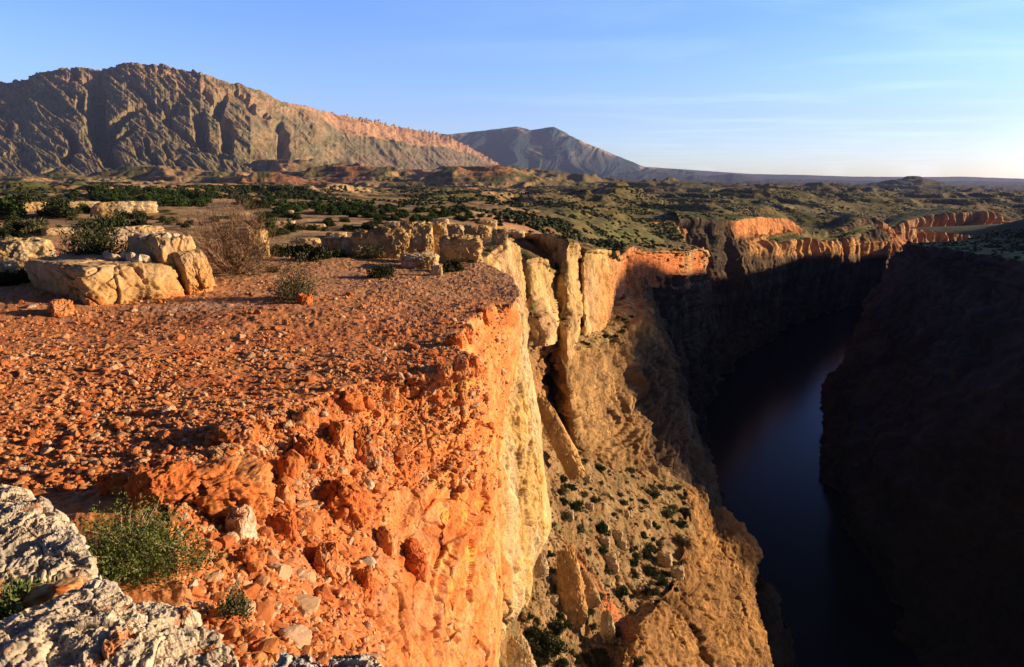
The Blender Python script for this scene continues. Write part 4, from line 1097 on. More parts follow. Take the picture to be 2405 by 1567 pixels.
# ---- the larger loose stones, each a thing
def place(name, V, Q, mat, loc, scale, rot=None, smooth=False, colr=None):
    o = poly_mesh(name, V, Q, mat, smooth, colr)
    o.location = loc; o.scale = scale
    if rot is not None: o.rotation_euler = rot
    return o
protos = {}
for k in range(10):
    V, Q = cut_rock(7, 300 + k, p=3.5, cuts=11, lo=.55, hi=.95, noise=.07, nf=2.5, cellamp=.05)
    for nm, mt in (('red', M_red), ('tan', M_tan), ('pale', M_pale)):
        me = D.meshes.new('loose_stone'); me.from_pydata(V.tolist(), [], Q.tolist()); me.materials.append(mt); protos[(nm, k)] = me
cname = {'red': 'rust red', 'tan': 'tan', 'pale': 'pale grey'}
pts = scatter_points(700, 9)
r = np.random.default_rng(11); cnt = 0
for h, nn in pts:
    if cnt >= 290: break
    slope = h.z < -2.72
    s = min(.030 + .020 * r.lognormal(0, .5), .105) * (1 + .02 * h.y) * (1.25 if slope else 1.)
    col_ = r.choice(['red', 'tan', 'pale'], p=[.55, .33, .12] if not slope else [.72, .23, .05])
    o = D.objects.new('loose_stone', protos[(col_, r.integers(10))]); COL.objects.link(o)
    o.scale = (s, s * r.uniform(.6, .95), s * r.uniform(.4, .75)); o.location = h + nn * s * .18
    o.rotation_euler = (r.normal() * .35, r.normal() * .35, r.uniform(0, 6.28))
    zone = 'on the eroded slope below the promontory rim' if slope else ('on the far gravel of the red flat' if h.y > 11 else 'on the near gravel of the red flat')
    tag(o, f'small {cname[col_]} angular stone lying {zone}', 'stone', f'{cname[col_]} stones {zone}')
    cnt += 1

# ---- named rocks, traced from the photograph (left, right, top, bottom in photo pixels)
def rock_at(name, px0, px1, pyt, pyb, label, cat, mat, base, alt, seed, deep=.8, n=52, yaw=None, p=7., cuts=10, lo=.80, noise=.11, cellamp=.13, cf=2.2, sink=.18, group=None, dist=None, lean=0., wl=.7):
    cx_ = (px0 + px1) / 2
    h, nn = hit(cx_, pyb - 1)
    if h is None or dist: h = Vector(P(cx_, pyb, dist or 30.))
    m = rpx(h); w = (px1 - px0) * m; hh = (pyb - pyt) * m * 1.02
    dims = np.array([w, w * deep, hh * (1 + sink)]) / 2
    V, Q = cut_rock(n, seed, p=p, cuts=cuts, lo=lo, hi=1., noise=noise, cellamp=cellamp, cf=cf, dims=dims)
    W = V * dims * np.array([1.04, 1, 1.04])
    a = fbm(W / wl / max(w, .01) * 1.8 + seed, 4, n=N3)
    c = mix(np.broadcast_to(base, W.shape), alt, sst(-.3, .35, a))
    o = poly_mesh(name, W, Q, mat, True, c)
    az = math.atan2(h.x, h.y)
    o.location = (h.x + math.sin(az) * dims[1] * .8, h.y + math.cos(az) * dims[1] * .8, h.z + hh * .5 - hh * sink * .5)
    o.rotation_euler = (0, lean, -az if yaw is None else yaw)
    if label: tag(o, label, cat, group)
    return o
LIME, LIME2, PALE = C(.55, .375, .18), C(.47, .30, .14), C(.54, .42, .28)
rock_at('rock_outcrop', 832, 902, 552, 606, 'leftmost pale limestone block of the ledge behind the red flat', 'rock', M_block, LIME, LIME2, 41)
rock_at('rock_outcrop', 884, 962, 542, 608, 'tan limestone block with a dark undercut hollow at its foot', 'rock', M_block, LIME2, LIME, 42)
rock_at('rock_outcrop', 938, 1014, 531, 609, 'tallest sunlit limestone block in the ledge behind the red flat', 'rock', M_block, LIME, LIME2, 43)
rock_at('rock_outcrop', 996, 1050, 533, 606, 'rounded pillar-like limestone block ending the ledge at its right', 'rock', M_block, LIME, LIME2, 44)
rock_at('rock_outcrop', 1040, 1128, 562, 616, 'low squared limestone block between the pillar block and the cliff', 'rock', M_block, LIME2, LIME, 45)
rock_at('rock_outcrop', 1050, 1087, 532, 560, 'grey rounded boulder sitting above the low squared block', 'rock', M_block, PALE, LIME2, 46)
rock_at('rock_outcrop', 1094, 1152, 534, 562, 'flat-topped tan rock above the cliff rim near the dark-capped knob', 'rock', M_block, LIME2, LIME, 47)
rock_at('rock_outcrop', 1157, 1191, 543, 582, 'dark-capped rock knob standing at the cliff rim', 'rock', M_block, LIME, C(.30, .22, .14), 48)
rock_at('rock_slab', 950, 1028, 604, 632, 'white flat slab at the back edge of the red flat', 'rock', M_white, PALE, LIME, 49, deep=1.2)
rock_at('rock_slab', 1014, 1038, 626, 648, 'small white block below the flat slab, by the cliff edge', 'rock', M_white, PALE, LIME, 50)
rock_at('rock_outcrop', 764, 842, 566, 604, 'broken pale ledge between the round shrubs and the limestone blocks', 'rock', M_block, PALE, LIME2, 51, noise=.12)
rock_at('rock_outcrop', 586, 629, 552, 606, 'pale upright rock half hidden behind the bare bush', 'rock', M_block, LIME2, LIME, 52)
rock_at('rock_outcrop', 8, 106, 584, 640, 'pale flat-faced rock behind the left end of the big boulder', 'rock', M_block, LIME, PALE, 53)
rock_at('rock_outcrop', -30, 27, 626, 652, 'low white rock at the left edge beside dark bushes', 'rock', M_white, PALE, LIME, 54)
rock_at('rock_outcrop', 255, 366, 540, 572, 'long low pale ledge just above the big boulder', 'rock', M_block, LIME, PALE, 55, deep=.4)
rock_at('rock_outcrop', 240, 350, 481, 503, 'long cream ledge among the shrubs, left of the bare bush top', 'rock', M_block, LIME, PALE, 56, deep=.35)
rock_at('rock_outcrop', 46, 104, 482, 498, 'short cream ledge right of the bright green juniper', 'rock', M_block, LIME, PALE, 57, deep=.5)
rock_at('rock_outcrop', 158, 226, 478, 492, 'cream ledge peeking over dark shrubs far left', 'rock', M_block, LIME, PALE, 58, deep=.4)
rock_at('rock_outcrop', 674, 689, 497, 508, 'small pale pink boulder alone at the juniper belt', 'rock', M_block, C(.66, .45, .32), PALE, 59)
for k, (a_, b_, t_, q_) in enumerate([(716, 760, 528, 536), (770, 812, 548, 558), (640, 690, 522, 530), (1010, 1052, 516, 530), (1120, 1165, 520, 536), (905, 940, 522, 532), (700, 748, 562, 574), (1180, 1230, 545, 560), (380, 440, 556, 566), (112, 160, 540, 552)]):
    rock_at('flat_rock', a_, b_, t_, q_, ['pale flat rock in the bare soil left of two round shrubs', 'pale flat rock below the two round shrubs', 'low grey rock right of the bright green bush', 'pale rock pile right of the juniper belt', 'pale rock scatter above the dark-capped knob', 'low pale rock over the limestone ledge', 'grey rock step in front of a dark shrub cluster', 'low tan rock at the head of the cliff gully', 'low pale rock left of the bare bush', 'low pale rock above the juniper behind the boulder'][k], 'rock', M_block, LIME, PALE, 160 + k, n=20, deep=.6)
# rocks on the near slope
RD, RD2 = C(.60, .19, .055), C(.50, .14, .045)
RK = dict(p=3.6, cuts=12, lo=.66, noise=.13, cellamp=.12, deep=1., sink=.6)
rock_at('red_boulder', 325, 450, 1124, 1186, 'rounded red boulder just above the green bush', 'rock', M_dirt, RD, RD2, 61, **RK)
rock_at('red_boulder', 430, 620, 1135, 1205, 'broad red knob of crumbling rock right of the rounded boulder', 'rock', M_dirt, RD, C(.58, .24, .09), 62, **{**RK, 'noise': .14})
rock_at('red_boulder', 500, 612, 1012, 1058, 'red rubble-topped block at the gully head', 'rock', M_dirt, C(.55, .24, .12), RD, 63, **{**RK, 'noise': .14})
rock_at('tan_slab', 492, 566, 1062, 1096, 'flat tan slab tilted on the red knob', 'rock', M_stone, C(.60, .36, .19), RD, 64, p=4., cuts=8, sink=.3, deep=.7)
rock_at('pale_rock', 538, 598, 1215, 1272, 'pale pink rock alone on the red slope right of the green bush', 'rock', M_white, C(.66, .47, .36), C(.58, .30, .17), 65, **RK)
rock_at('red_boulder', 644, 700, 1222, 1272, 'red stone cluster rock right of the pale pink one', 'rock', M_dirt, RD2, RD, 66, **RK)
rock_at('red_boulder', 742, 805, 1305, 1370, 'pinkish block jutting from the lower red slope', 'rock', M_dirt, C(.62, .27, .13), RD, 67, **RK)
rock_at('red_boulder', 828, 892, 1022, 1090, 'dark-stained block on the top of the red face', 'rock', M_dirt, C(.44, .26, .16), RD, 68, **RK)
rock_at('red_boulder', 700, 760, 1040, 1092, 'red boulder at the top of the stone chute', 'rock', M_dirt, RD, RD2, 69, **RK)
rock_at('red_boulder', 770, 830, 1005, 1060, 'rounded tan-red boulder in the stone chute', 'rock', M_dirt, RD, C(.56, .28, .13), 70, **RK)
rock_at('red_boulder', 760, 862, 1150, 1215, 'large smooth red block under the chute boulders', 'rock', M_dirt, RD, RD2, 71, **RK)
rock_at('red_boulder', 940, 1000, 1290, 1350, 'knobby dark red lump beside the yellow streak', 'rock', M_dirt, RD2, C(.44, .10, .03), 72, **RK)
rock_at('red_boulder', 835, 880, 1350, 1395, 'square red block low on the slope beside the knobby lump', 'rock', M_dirt, RD, RD2, 73, **RK)
rock_at('red_boulder', 238, 268, 1128, 1162, 'left of two red cobbles above the green bush', 'rock', M_dirt, RD2, RD, 74, **RK)
rock_at('red_boulder', 264, 298, 1126, 1162, 'right of two red cobbles above the green bush', 'rock', M_dirt, C(.58, .25, .12), RD, 75, **RK)
rock_at('red_boulder', 124, 166, 716, 744, 'orange stone in front of the shaded end of the big boulder', 'rock', M_dirt, RD, C(.60, .30, .14), 76, **RK)
rock_at('red_boulder', 700, 732, 694, 716, 'dark red stone under the thin shrub by the bare bush', 'rock', M_dirt, RD2, RD, 77, **RK)
for k, (a_, b_, t_, q_) in enumerate([(770, 850, 930, 965), (880, 935, 915, 948), (990, 1040, 905, 935), (700, 745, 965, 1000), (660, 705, 1085, 1130), (650, 690, 1150, 1190), (560, 600, 1300, 1330), (880, 930, 1250, 1300)]):
    rock_at('red_boulder', a_, b_, t_, q_, ['flat red block on the lip of the promontory face', 'second red block along the face lip, under pale stones', 'rightmost red block along the lip of the face', 'red block at the left end of the face lip', 'red rock beside the broad knob, in the chute', 'red rock lower in the chute', 'small red rock on the dirt below the pale pink rock', 'red block in the middle of the lower slope'][k], 'rock', M_dirt, RD, [RD2, C(.56, .27, .13)][k % 2], 180 + k, n=22, **RK)

for k, (a_, b_, t_, q_) in enumerate([(1046, 1086, 790, 812), (1078, 1112, 766, 790), (1118, 1152, 728, 748), (1066, 1100, 846, 872), (1094, 1124, 838, 862), (1030, 1062, 856, 884)]):
    rock_at('red_boulder', a_, b_, t_, q_, ['flat red rim stone at the inner corner of the notch in the edge', 'red rim stone on the edge just above the notch corner', 'low red stone on the edge near the far tip of the promontory', 'red stone on the front lip, second from its right end', 'red stone at the very right end of the front lip', 'red stone on the front lip left of the two end stones'][k], 'rock', M_dirt, RD, [RD2, C(.56, .27, .13)][k % 2], 260 + k, n=24, **{**RK, 'sink': .9})

# ---- the big cracked boulder
O = np.array([-8.15, 12.95, -2.62]); E1 = np.array([.583, .812, 0]); E2 = np.array([-.79, .61, 0])
root = empty('boulder', tuple(O)); tag(root, 'big cracked limestone boulder, sunlit face and shaded left end, on red flat', 'boulder')
def blk(nm, a0, a1, b0, b1, h, seed, lean=.22, base=C(.55, .33, .135), low=C(.60, .20, .055), n=84, label=None, cuts=9, p=9.):
    dims = np.array([(a1 - a0) / 2, (b1 - b0) / 2, h / 2])
    V, Q = cut_rock(n, seed, p=p, cuts=cuts, lo=.86, noise=.085, nf=2.2, cellamp=.07, cf=2.0, dims=dims)
    L_ = V * dims + np.array([(a0 + a1) / 2, (b0 + b1) / 2, h / 2])
    L_[:, 1] += lean * np.maximum(L_[:, 2], 0) - .14 * np.sin(np.clip(L_[:, 2] / h, 0, 1) * 3.14)
    W = L_[:, :1] * E1 + L_[:, 1:2] * E2 + L_[:, 2:] * np.array([0, 0, 1])
    a = fbm(W * 1.3 + seed, 4, n=N3); b = fbm(W * 4. + seed, 3, n=N1)
    c = mix(np.broadcast_to(base, W.shape), C(.52, .30, .12), sst(-.2, .35, a))
    c = mix(c, C(.50, .38, .26), sst(.6, .95, L_[:, 2] / h + .3 * b) * .5)
    c = mix(c, low, (1 - sst(.10, .62, L_[:, 2] + .5 * a - .12 * (L_[:, 0] - 1))) * .9)
    o = poly_mesh(nm, W, Q, M_white, True, c, root)
    if label: o['label'] = label
    return o
blk('block', -.02, 1.93, .0, 2.9, 1.00, 81, lean=.30, p=14., cuts=7)
blk('block', 1.95, 2.62, .0, 2.0, 1.16, 83, lean=.2, p=14., cuts=6)
blk('block', 1.72, 2.56, .40, 1.9, 1.44, 84, n=60, label='stacked top block of the boulder', lean=.15, p=14., cuts=6)
r = np.random.default_rng(3)
for k in range(26):
    V, Q = cut_rock(6, 400 + k, p=3.5, cuts=9, lo=.6, noise=.06, cellamp=.04)
    s = r.uniform(.05, .15); a_ = r.uniform(.9, 2.4); b_ = r.uniform(.5, 1.5); z_ = (1.01 if a_ < 1.75 else 1.42)
    W = (V * np.array([1, .8, .6]) * s) @ rot_rand(r).T
    p_ = O + a_ * E1 + (b_ + .22 * z_) * E2 + np.array([0, 0, z_ + .02])
    o = place('rubble_stone', W, Q, M_pale, tuple(p_), (1, 1, 1))
    tag(o, 'pale rubble stone lying on top of the cracked boulder', 'stone', 'rubble on the boulder')

# ---- foreground white rocks
def slab(name, outline, zc, tilt, thick, seed, label, under=.08, base=C(.60, .49, .36), nth=460, nr=170, rough=.024):
    pts_ = np.array([G(a, b, z)[:3] for a, b, z in outline])
    ctr = pts_[:, :2].mean(0)
    K = len(pts_); ext_ = np.concatenate([pts_, pts_[:1]])
    ring = spline(ext_, nth + 1, 0)[:nth]
    rows = []
    for t in np.linspace(.001, 1, nr):
        e = t
        z = zc * (1 - t ** 1.5) + ring[:, 2] * t ** 1.5
        rows.append(np.stack([ctr[0] + (ring[:, 0] - ctr[0]) * e, ctr[1] + (ring[:, 1] - ctr[1]) * e, z], -1))
    for t in np.linspace(0, 1, 90)[1:]:
        e = 1 + .02 * math.sin(t * 3.1) * 2 - under * t
        rows.append(np.stack([ctr[0] + (ring[:, 0] - ctr[0]) * e, ctr[1] + (ring[:, 1] - ctr[1]) * e, ring[:, 2] - thick * t], -1))
    S = np.array(rows)
    S = np.concatenate([S, S[:, :1]], 1)
    N = normals(S); N = np.where(N[..., 2:].mean() < 0, -N, N)
    N[:, 0] = N[:, -1] = (N[:, 0] + N[:, -1]) / 2
    p = S.reshape(-1, 3)
    f1, f2, i1 = N2.cell(p * 5. + .3 * np.stack([N1.grad(p * 6), N1.grad(p * 6 + 5), N1.grad(p * 6 + 15)], -1)); g1, g2, i2 = N2.cell(p * 17.)
    pit = ridged(p * 9., 5, gain=.62, n=N3)
    low_ = fbm(p * 1.6, 3)
    d_ = .045 * low_ + .035 * (i1 - .5) + rough * (.6 * pit - .2) + .012 * (i2 - .5) - .015 * (1 - sst(0, .05, f2 - f1))
    S = S + N * d_.reshape(S.shape[:2])[..., None]
    a = fbm(p * 2.2 + 7, 4, n=N1); b = fbm(p * 9. + 3, 4, n=N3)
    c = mix(np.broadcast_to(base, p.shape), C(.52, .45, .37), sst(.0, .4, a))
    c = mix(c, C(.58, .19, .05), sst(.42, .6, fbm(p * 6. + 80, 3, n=N2)) * .8)         # orange lichen
    c = mix(c, C(.25, .23, .21), sst(.3, .55, b) * .55)
    o = grid_mesh(name, S, c, M_white, None, cast=0)
    tag(o, label, 'rock'); return o
zl = -1.72
slab('rock_ledge', [(-120, 1500, zl), (60, 1448, zl), (150, 1405, zl), (240, 1358, zl), (308, 1412, zl), (372, 1432, zl), (440, 1448, zl), (520, 1502, zl), (600, 1572, zl), (650, 1680, zl - .05), (480, 2000, zl), (0, 2300, zl), (-500, 2100, zl), (-600, 1600, zl)], zl + .10, 0, .75, 1, 'white lichen-spotted ledge filling the bottom left corner', nth=620, nr=240)
zu = -1.95
slab('rock_ledge', [(-140, 1150, zu), (0, 1148, zu), (60, 1164, zu), (100, 1192, zu), (138, 1226, zu), (166, 1236, zu), (182, 1262, zu), (214, 1312, zu), (204, 1346, zu - .04), (130, 1362, zu - .05), (50, 1375, zu - .05), (-120, 1390, zu), (-300, 1330, zu), (-300, 1200, zu)], zu + .05, 0, .6, 2, 'white rock with orange lichen on its sunlit end, left of the green bush', nth=460, nr=170)
zb = -1.62
slab('rock_tip', [(640, 1560, zb), (668, 1532, zb), (715, 1526, zb), (758, 1546, zb), (775, 1590, zb), (740, 1680, zb), (650, 1680, zb)], zb + .02, 0, .35, 3, 'left of two grey lichen-crusted rock tips at the bottom edge', base=C(.50, .46, .44), nth=240, nr=90, rough=.022)
slab('rock_tip', [(762, 1560, zb), (780, 1530, zb), (830, 1527, zb), (880, 1540, zb), (915, 1580, zb), (880, 1680, zb), (770, 1680, zb)], zb + .02, 0, .35, 4, 'right of two grey lichen-crusted rock tips at the bottom edge', base=C(.50, .46, .44), nth=240, nr=90, rough=.022)
for k, (px_, py_, w_) in enumerate([(110, 1412, 60), (160, 1395, 50), (60, 1428, 46)]):
    rock_at('chip', px_ - w_ / 2, px_ + w_ / 2, py_ - 16, py_ + 6, 'flat tan chip wedged between the two white rocks', 'stone', M_stone, C(.60, .40, .2), RD, 210 + k, n=14, deep=.7, group='chips between the white rocks', dist=2.75)

# ---- standing and leaning rocks below the rim
def spire(name, a, b, wpx, d0, d1, label, seed, base, alt, thick=.8, taper=.35, n=44):
    """rock blade from its top a to its foot b (photo pixels, distances d0, d1)"""
    p0, p1 = P(*a, d0), P(*b, d1); ax = p0 - p1; Lh = np.linalg.norm(ax); ax /= Lh
    m = np.linalg.norm(p1) / F; w = wpx * m
    view = p1 / np.linalg.norm(p1); side = np.cross(view, ax); side /= np.linalg.norm(side); dep = np.cross(ax, side)
    dims = np.array([w / 2, w * thick / 2, Lh * .56])
    V, Q = cut_rock(n + 16, seed, p=4.5, cuts=12, lo=.74, noise=.13, nf=4., cellamp=.13, cf=5., dims=dims)
    t = (V[:, 2] + 1) / 2
    k = 1 - taper * t ** 1.6
    L_ = V * dims * np.stack([k, k, np.ones_like(k)], -1)
    W = L_[:, :1] * side + L_[:, 1:2] * dep + L_[:, 2:] * ax
    A = fbm(W / w * 1.2 + seed, 4, n=N3)
    o = poly_mesh(name, W, Q, M_mid2, True, mix(np.broadcast_to(base, W.shape), alt, sst(-.25, .3, A)))
    o.location = tuple((p0 + p1) / 2 - ax * Lh * .04); tag(o, label, 'rock'); return o
M_mid2 = mat_rock('spire_rock', .6, 4., 1., .25, .33, crack=.2, cs=.5)
spire('leaning_slab', (1270, 938), (1350, 1104), 46, 59, 60, 'long rock slab leaning against the pale wall above the brushy ledge', 91, C(.60, .37, .15), C(.54, .31, .12))
spire('rock_pinnacle', (1330, 1296), (1346, 1458), 64, 50, 48.5, 'standing brown rock blade with a sunlit right edge on the ledge', 92, C(.50, .28, .11), C(.58, .36, .15))
spire('rock_pinnacle', (1268, 1300), (1272, 1348), 32, 47, 47, 'small pale stone block between the pale wall and the rock blade', 93, C(.58, .44, .27), C(.5, .34, .2))
spire('rock_pinnacle', (1368, 1344), (1396, 1420), 36, 50, 50, 'thin rock fin leaning behind the standing blade', 94, C(.52, .36, .19), C(.46, .29, .14))
spire('rock_pinnacle', (1424, 1438), (1428, 1492), 30, 48, 48, 'small grey fin lower on the ledge, right of the standing blade', 95, C(.50, .38, .24), C(.44, .29, .15))
spire('rock_pinnacle', (1212, 1500), (1232, 1600), 60, 38, 37, 'pale pointed rock at the foot of the wall by the bottom edge', 96, C(.58, .44, .26), C(.52, .36, .19))
spire('rock_pinnacle', (1684, 1198), (1690, 1300), 52, 94, 93, 'brown pinnacle at the outer edge of the broken wall', 97, C(.48, .27, .11), C(.52, .32, .14))
rock_at('rim_block', 1562, 1648, 1168, 1240, 'big squared block overhanging the outer edge of the ledge', 'rock', M_mid2, C(.54, .32, .14), C(.46, .27, .12), 98, dist=88., deep=1.1)
for k, (px_, py_, w_) in enumerate([(1449, 1272, 24), (1460, 1290, 20), (1432, 1330, 28), (1440, 1345, 24), (1420, 1285, 22), (1300, 1370, 26), (1378, 1135, 18), (1420, 1250, 18), (1335, 1222, 22), (1385, 1200, 18), (1520, 1240, 18), (1560, 1330, 30), (1470, 1215, 16), (1590, 1360, 26), (1270, 1335, 20), (1300, 1420, 22)]):
    rock_at('ledge_boulder', px_ - w_ / 2, px_ + w_ / 2, py_ - w_ * .8, py_, 'pale boulder among the shrubs of the sloping ledge', 'rock', M_mid2, C(.52, .40, .25), C(.46, .31, .17), 230 + k, n=14, group='boulders on the ledge')

def rubble():
    r = np.random.default_rng(15); vs, fs, b0 = [], [], 0
    n = 0
    while n < 3200:
        if r.random() < .75:
            v = r.random(); px = r.uniform(1262 - 50 * v, 1600 - 90 * v); py = 1070 + 500 * v
        else:
            px = r.uniform(1240, 1500); py = r.uniform(730, 830)
        h, nn = hit(px, py)
        if h is None or h.y < 30 or h.y > 130 or abs(nn.z) < .5: continue
        s = min(.05 + .05 * r.lognormal(0, .7), .5)
        V, Q = STONES[r.integers(10)]
        vs.append((V * np.array([1, r.uniform(.6, 1), r.uniform(.4, .8)]) * s) @ rot_rand(r).T + np.array(h)); fs.append(Q + b0); b0 += len(V); n += 1
    o = poly_mesh('rubble', np.concatenate(vs), np.concatenate(fs), mat_var('ledge_rubble', [(.27, .16, .075), (.38, .25, .13), (.46, .34, .21)], isl=True)); o['kind'] = 'stuff'
rubble()

# ================================================================== PLANTS
def leaf_cloud(seed, n, rad, leaf, tips=40, narrow=.35, flatb=.25, gap=.5):
    """small leaf faces gathered round branch tips of a dome-shaped bush (rad = rx, ry, height)"""
    r = np.random.default_rng(seed)
    a = r.uniform(0, 6.283, tips); e = np.arcsin(r.uniform(-.05, 1, tips)); q = r.uniform(.55, 1.0, tips) * (1 + .18 * np.sin(a * 3 + seed) + r.normal(size=tips) * .08)
    T = np.stack([np.cos(a) * np.cos(e) * q * rad[0], np.sin(a) * np.cos(e) * q * rad[1], np.sin(e) * q * rad[2]], -1)
    w = r.uniform(.4, 1, tips); w /= w.sum()
    k = r.choice(tips, n, p=w)
    c = T[k] * (1 - gap * r.random(n)[:, None] ** 2.2) + r.normal(size=(n, 3)) * np.array([.13, .13, .10]) * np.mean(rad)
    c[:, 2] = np.abs(c[:, 2]) * .96 + .02 * rad[2]
    d = r.normal(size=(n, 3)) + c / np.mean(rad) * .8 + np.array([0, 0, .5]); d /= np.linalg.norm(d, axis=1, keepdims=True)
    s = np.cross(d, r.normal(size=(n, 3))); s /= np.linalg.norm(s, axis=1, keepdims=True)
    L_ = leaf * r.uniform(.6, 1.3, n)[:, None]
    V = np.stack([c - s * L_ * narrow * .5, c + d * L_ * .5 - s * L_ * narrow, c + d * L_, c + d * L_ * .5 + s * L_ * narrow], 1).reshape(-1, 3)
    return V, np.arange(4 * n).reshape(n, 4), T

def sticks(segs):
    """three-sided tapered twigs"""
    P0 = np.array([s[0] for s in segs]); P1 = np.array([s[1] for s in segs]); R0 = np.array([s[2] for s in segs])[:, None]; R1 = np.array([s[3] for s in segs])[:, None]
    d = P1 - P0; d /= np.linalg.norm(d, axis=1, keepdims=True) + 1e-9
    h = np.where(np.abs(d[:, 2:]) > .9, np.array([[1., 0, 0]]), np.array([[0, 0, 1.]]))
    a = np.cross(d, h); a /= np.linalg.norm(a, axis=1, keepdims=True); b = np.cross(d, a)
    V = []
    for p, R in ((P0, R0), (P1, R1)):
        for k in range(3):
            t = k * 2.0944; V.append(p + R * (math.cos(t) * a + math.sin(t) * b))
    V = np.stack(V, 1); n = len(segs)
    q = np.array([[0, 1, 4, 3], [1, 2, 5, 4], [2, 0, 3, 5]])
    return V.reshape(-1, 3), (q[None] + 6 * np.arange(n)[:, None, None]).reshape(-1, 4)

def branching(seed, stems, levels, length, spread, kids=3, r0=.02, curl=.35, up=.25, shrink=.68):
    r = np.random.default_rng(seed); segs = []
    def grow(p, d, L_, rad, lv):
        steps = 3
        for _ in range(steps):
            d = d + r.normal(size=3) * curl * .5 + np.array([0, 0, up * .15]); d /= np.linalg.norm(d)
            q = p + d * L_ / steps; segs.append((p, q, rad, rad * .82)); p = q; rad *= .82
            if lv > 0 and r.random() < .45:
                e = d + r.normal(size=3) * .8; e /= np.linalg.norm(e); grow(p, e, L_ * .55, rad * .6, lv - 1)
        if lv > 0:
            for _ in range(kids):
                e = d + r.normal(size=3) * .55 + np.array([0, 0, up * .3]); e /= np.linalg.norm(e)
                grow(p, e, L_ * shrink * r.uniform(.7, 1.2), rad * .75, lv - 1)
    for _ in range(stems):
        a = r.uniform(0, 6.283); t = spread * math.sqrt(r.random())
        d = np.array([math.cos(a) * math.sin(t), math.sin(a) * math.sin(t), math.cos(t)])
        grow(np.array([r.normal() * .04, r.normal() * .04, 0.]), d, length, r0, levels)
    return segs

G_JUN = mat_leaf('juniper_green', (.020, .040, .008), (.060, .10, .018))
G_DARK = mat_leaf('dark_scrub', (.022, .034, .012), (.062, .072, .026))
G_SAGE = mat_leaf('sage_grey', (.075, .075, .035), (.15, .14, .065))
G_GRASS = mat_leaf('fresh_green', (.040, .070, .014), (.16, .19, .05))
M_BARK = mat_plain('grey_bark', (.20, .13, .08)); M_TWIG = mat_plain('dry_twig', (.30, .185, .12)); M_PALETWIG = mat_plain('pale_twig', (.46, .34, .22))

def bush(name, loc, rad, n, leaf, mat, label, seed, tips=60, twig=M_BARK, nstem=26, twigs=None, tr=.008, cat='shrub', narrow=.3, gap=.5):
    root = empty(name, loc); tag(root, label, cat)
    V, Q, T = leaf_cloud(seed, n, rad, leaf, tips, narrow, gap=gap)
    poly_mesh('foliage', V, Q, mat, parent=root)
    r = np.random.default_rng(seed); segs = []
    for k in range(nstem):
        t = T[r.integers(len(T))] * r.uniform(.8, 1.12); mid = t * .5 + r.normal(size=3) * np.mean(rad) * .10
        segs += [(np.array([0, 0, -.03]), mid, tr * 1.6, tr), (mid, t, tr, tr * .4)]
    V, Q = sticks(segs); poly_mesh('stems', V, Q, twig, parent=root)
    return root
def at(px, py):
    h, n = hit(px, py); return h
h = at(305, 1330)
bush('green_bush', (h.x, h.y + .02, h.z - .02), (.52, .46, .40), 9500, .026, G_GRASS, 'sprawling fresh green bush with pale twigs in the gully beside white rocks', 21, tips=170, twig=M_PALETWIG, nstem=130, tr=.0035, gap=.7, narrow=.2)
h = at(552, 1456)
bush('sage_bush', tuple(h), (.11, .10, .20), 1400, .020, G_SAGE, 'small grey sage tuft alone on the red slope near the bottom', 22, tips=26, twig=M_TWIG, nstem=20, tr=.0025)
h = Vector(P(20, 1440, 2.72))
bush('green_bush', (h.x, h.y, h.z - .05), (.22, .16, .20), 2600, .030, G_GRASS, 'green tuft between the two white rocks at the left edge', 23, tips=40, twig=M_PALETWIG, nstem=20, tr=.003, narrow=.2)
pj = O + .7 * E1 + 2.6 * E2
h = Vector((pj[0], pj[1] + 1.0, -2.6))
bush('juniper_bush', (h.x, h.y, h.z), (1.05, .9, 1.75), 15000, .075, G_DARK, 'dark juniper bush growing right behind the big cracked boulder', 24, tips=120, nstem=70, tr=.012, narrow=.25)
h = at(694, 702)
bush('thin_shrub', tuple(h), (.50, .45, .82), 4200, .045, G_SAGE, 'thin olive shrub on the red flat right of the bare bush', 25, tips=70, twig=M_TWIG, nstem=70, tr=.005, narrow=.2)
h = at(897, 650)
bush('low_shrub', tuple(h), (.42, .32, .32), 2600, .045, G_DARK, 'low dark shrub alone on the far red flat', 26, tips=36, nstem=20, tr=.005)
h = at(862, 606)
bush('low_shrub', tuple(h), (.5, .4, .42), 1600, .05, G_SAGE, 'grey-green shrub where the red flat meets the limestone ledge', 27, tips=30, nstem=20, tr=.006)
# the bare bush
h = at(545, 648)
root = empty('bare_bush', (h.x - .05, h.y + .3, h.z - .05)); tag(root, 'large leafless brown bush right of the big cracked boulder', 'bush')
V, Q = sticks([s_ for s_ in branching(31, 17, 3, .92, 1.2, kids=3, r0=.032, up=.55)]); poly_mesh('branches', V, Q, M_TWIG, parent=root)
V, Q = sticks([s_ for s_ in branching(33, 34, 3, .62, 1.45, kids=3, r0=.014, up=.3)]); poly_mesh('low_twigs', V, Q, M_BARK, parent=root)
V, Q, T = leaf_cloud(34, 3600, (1.45, 1.2, 1.9), .06, 80, .16, gap=.9); poly_mesh('dry_leaves', V, Q, mat_leaf('dry_leaf', (.09, .07, .03), (.18, .12, .06)), parent=root)

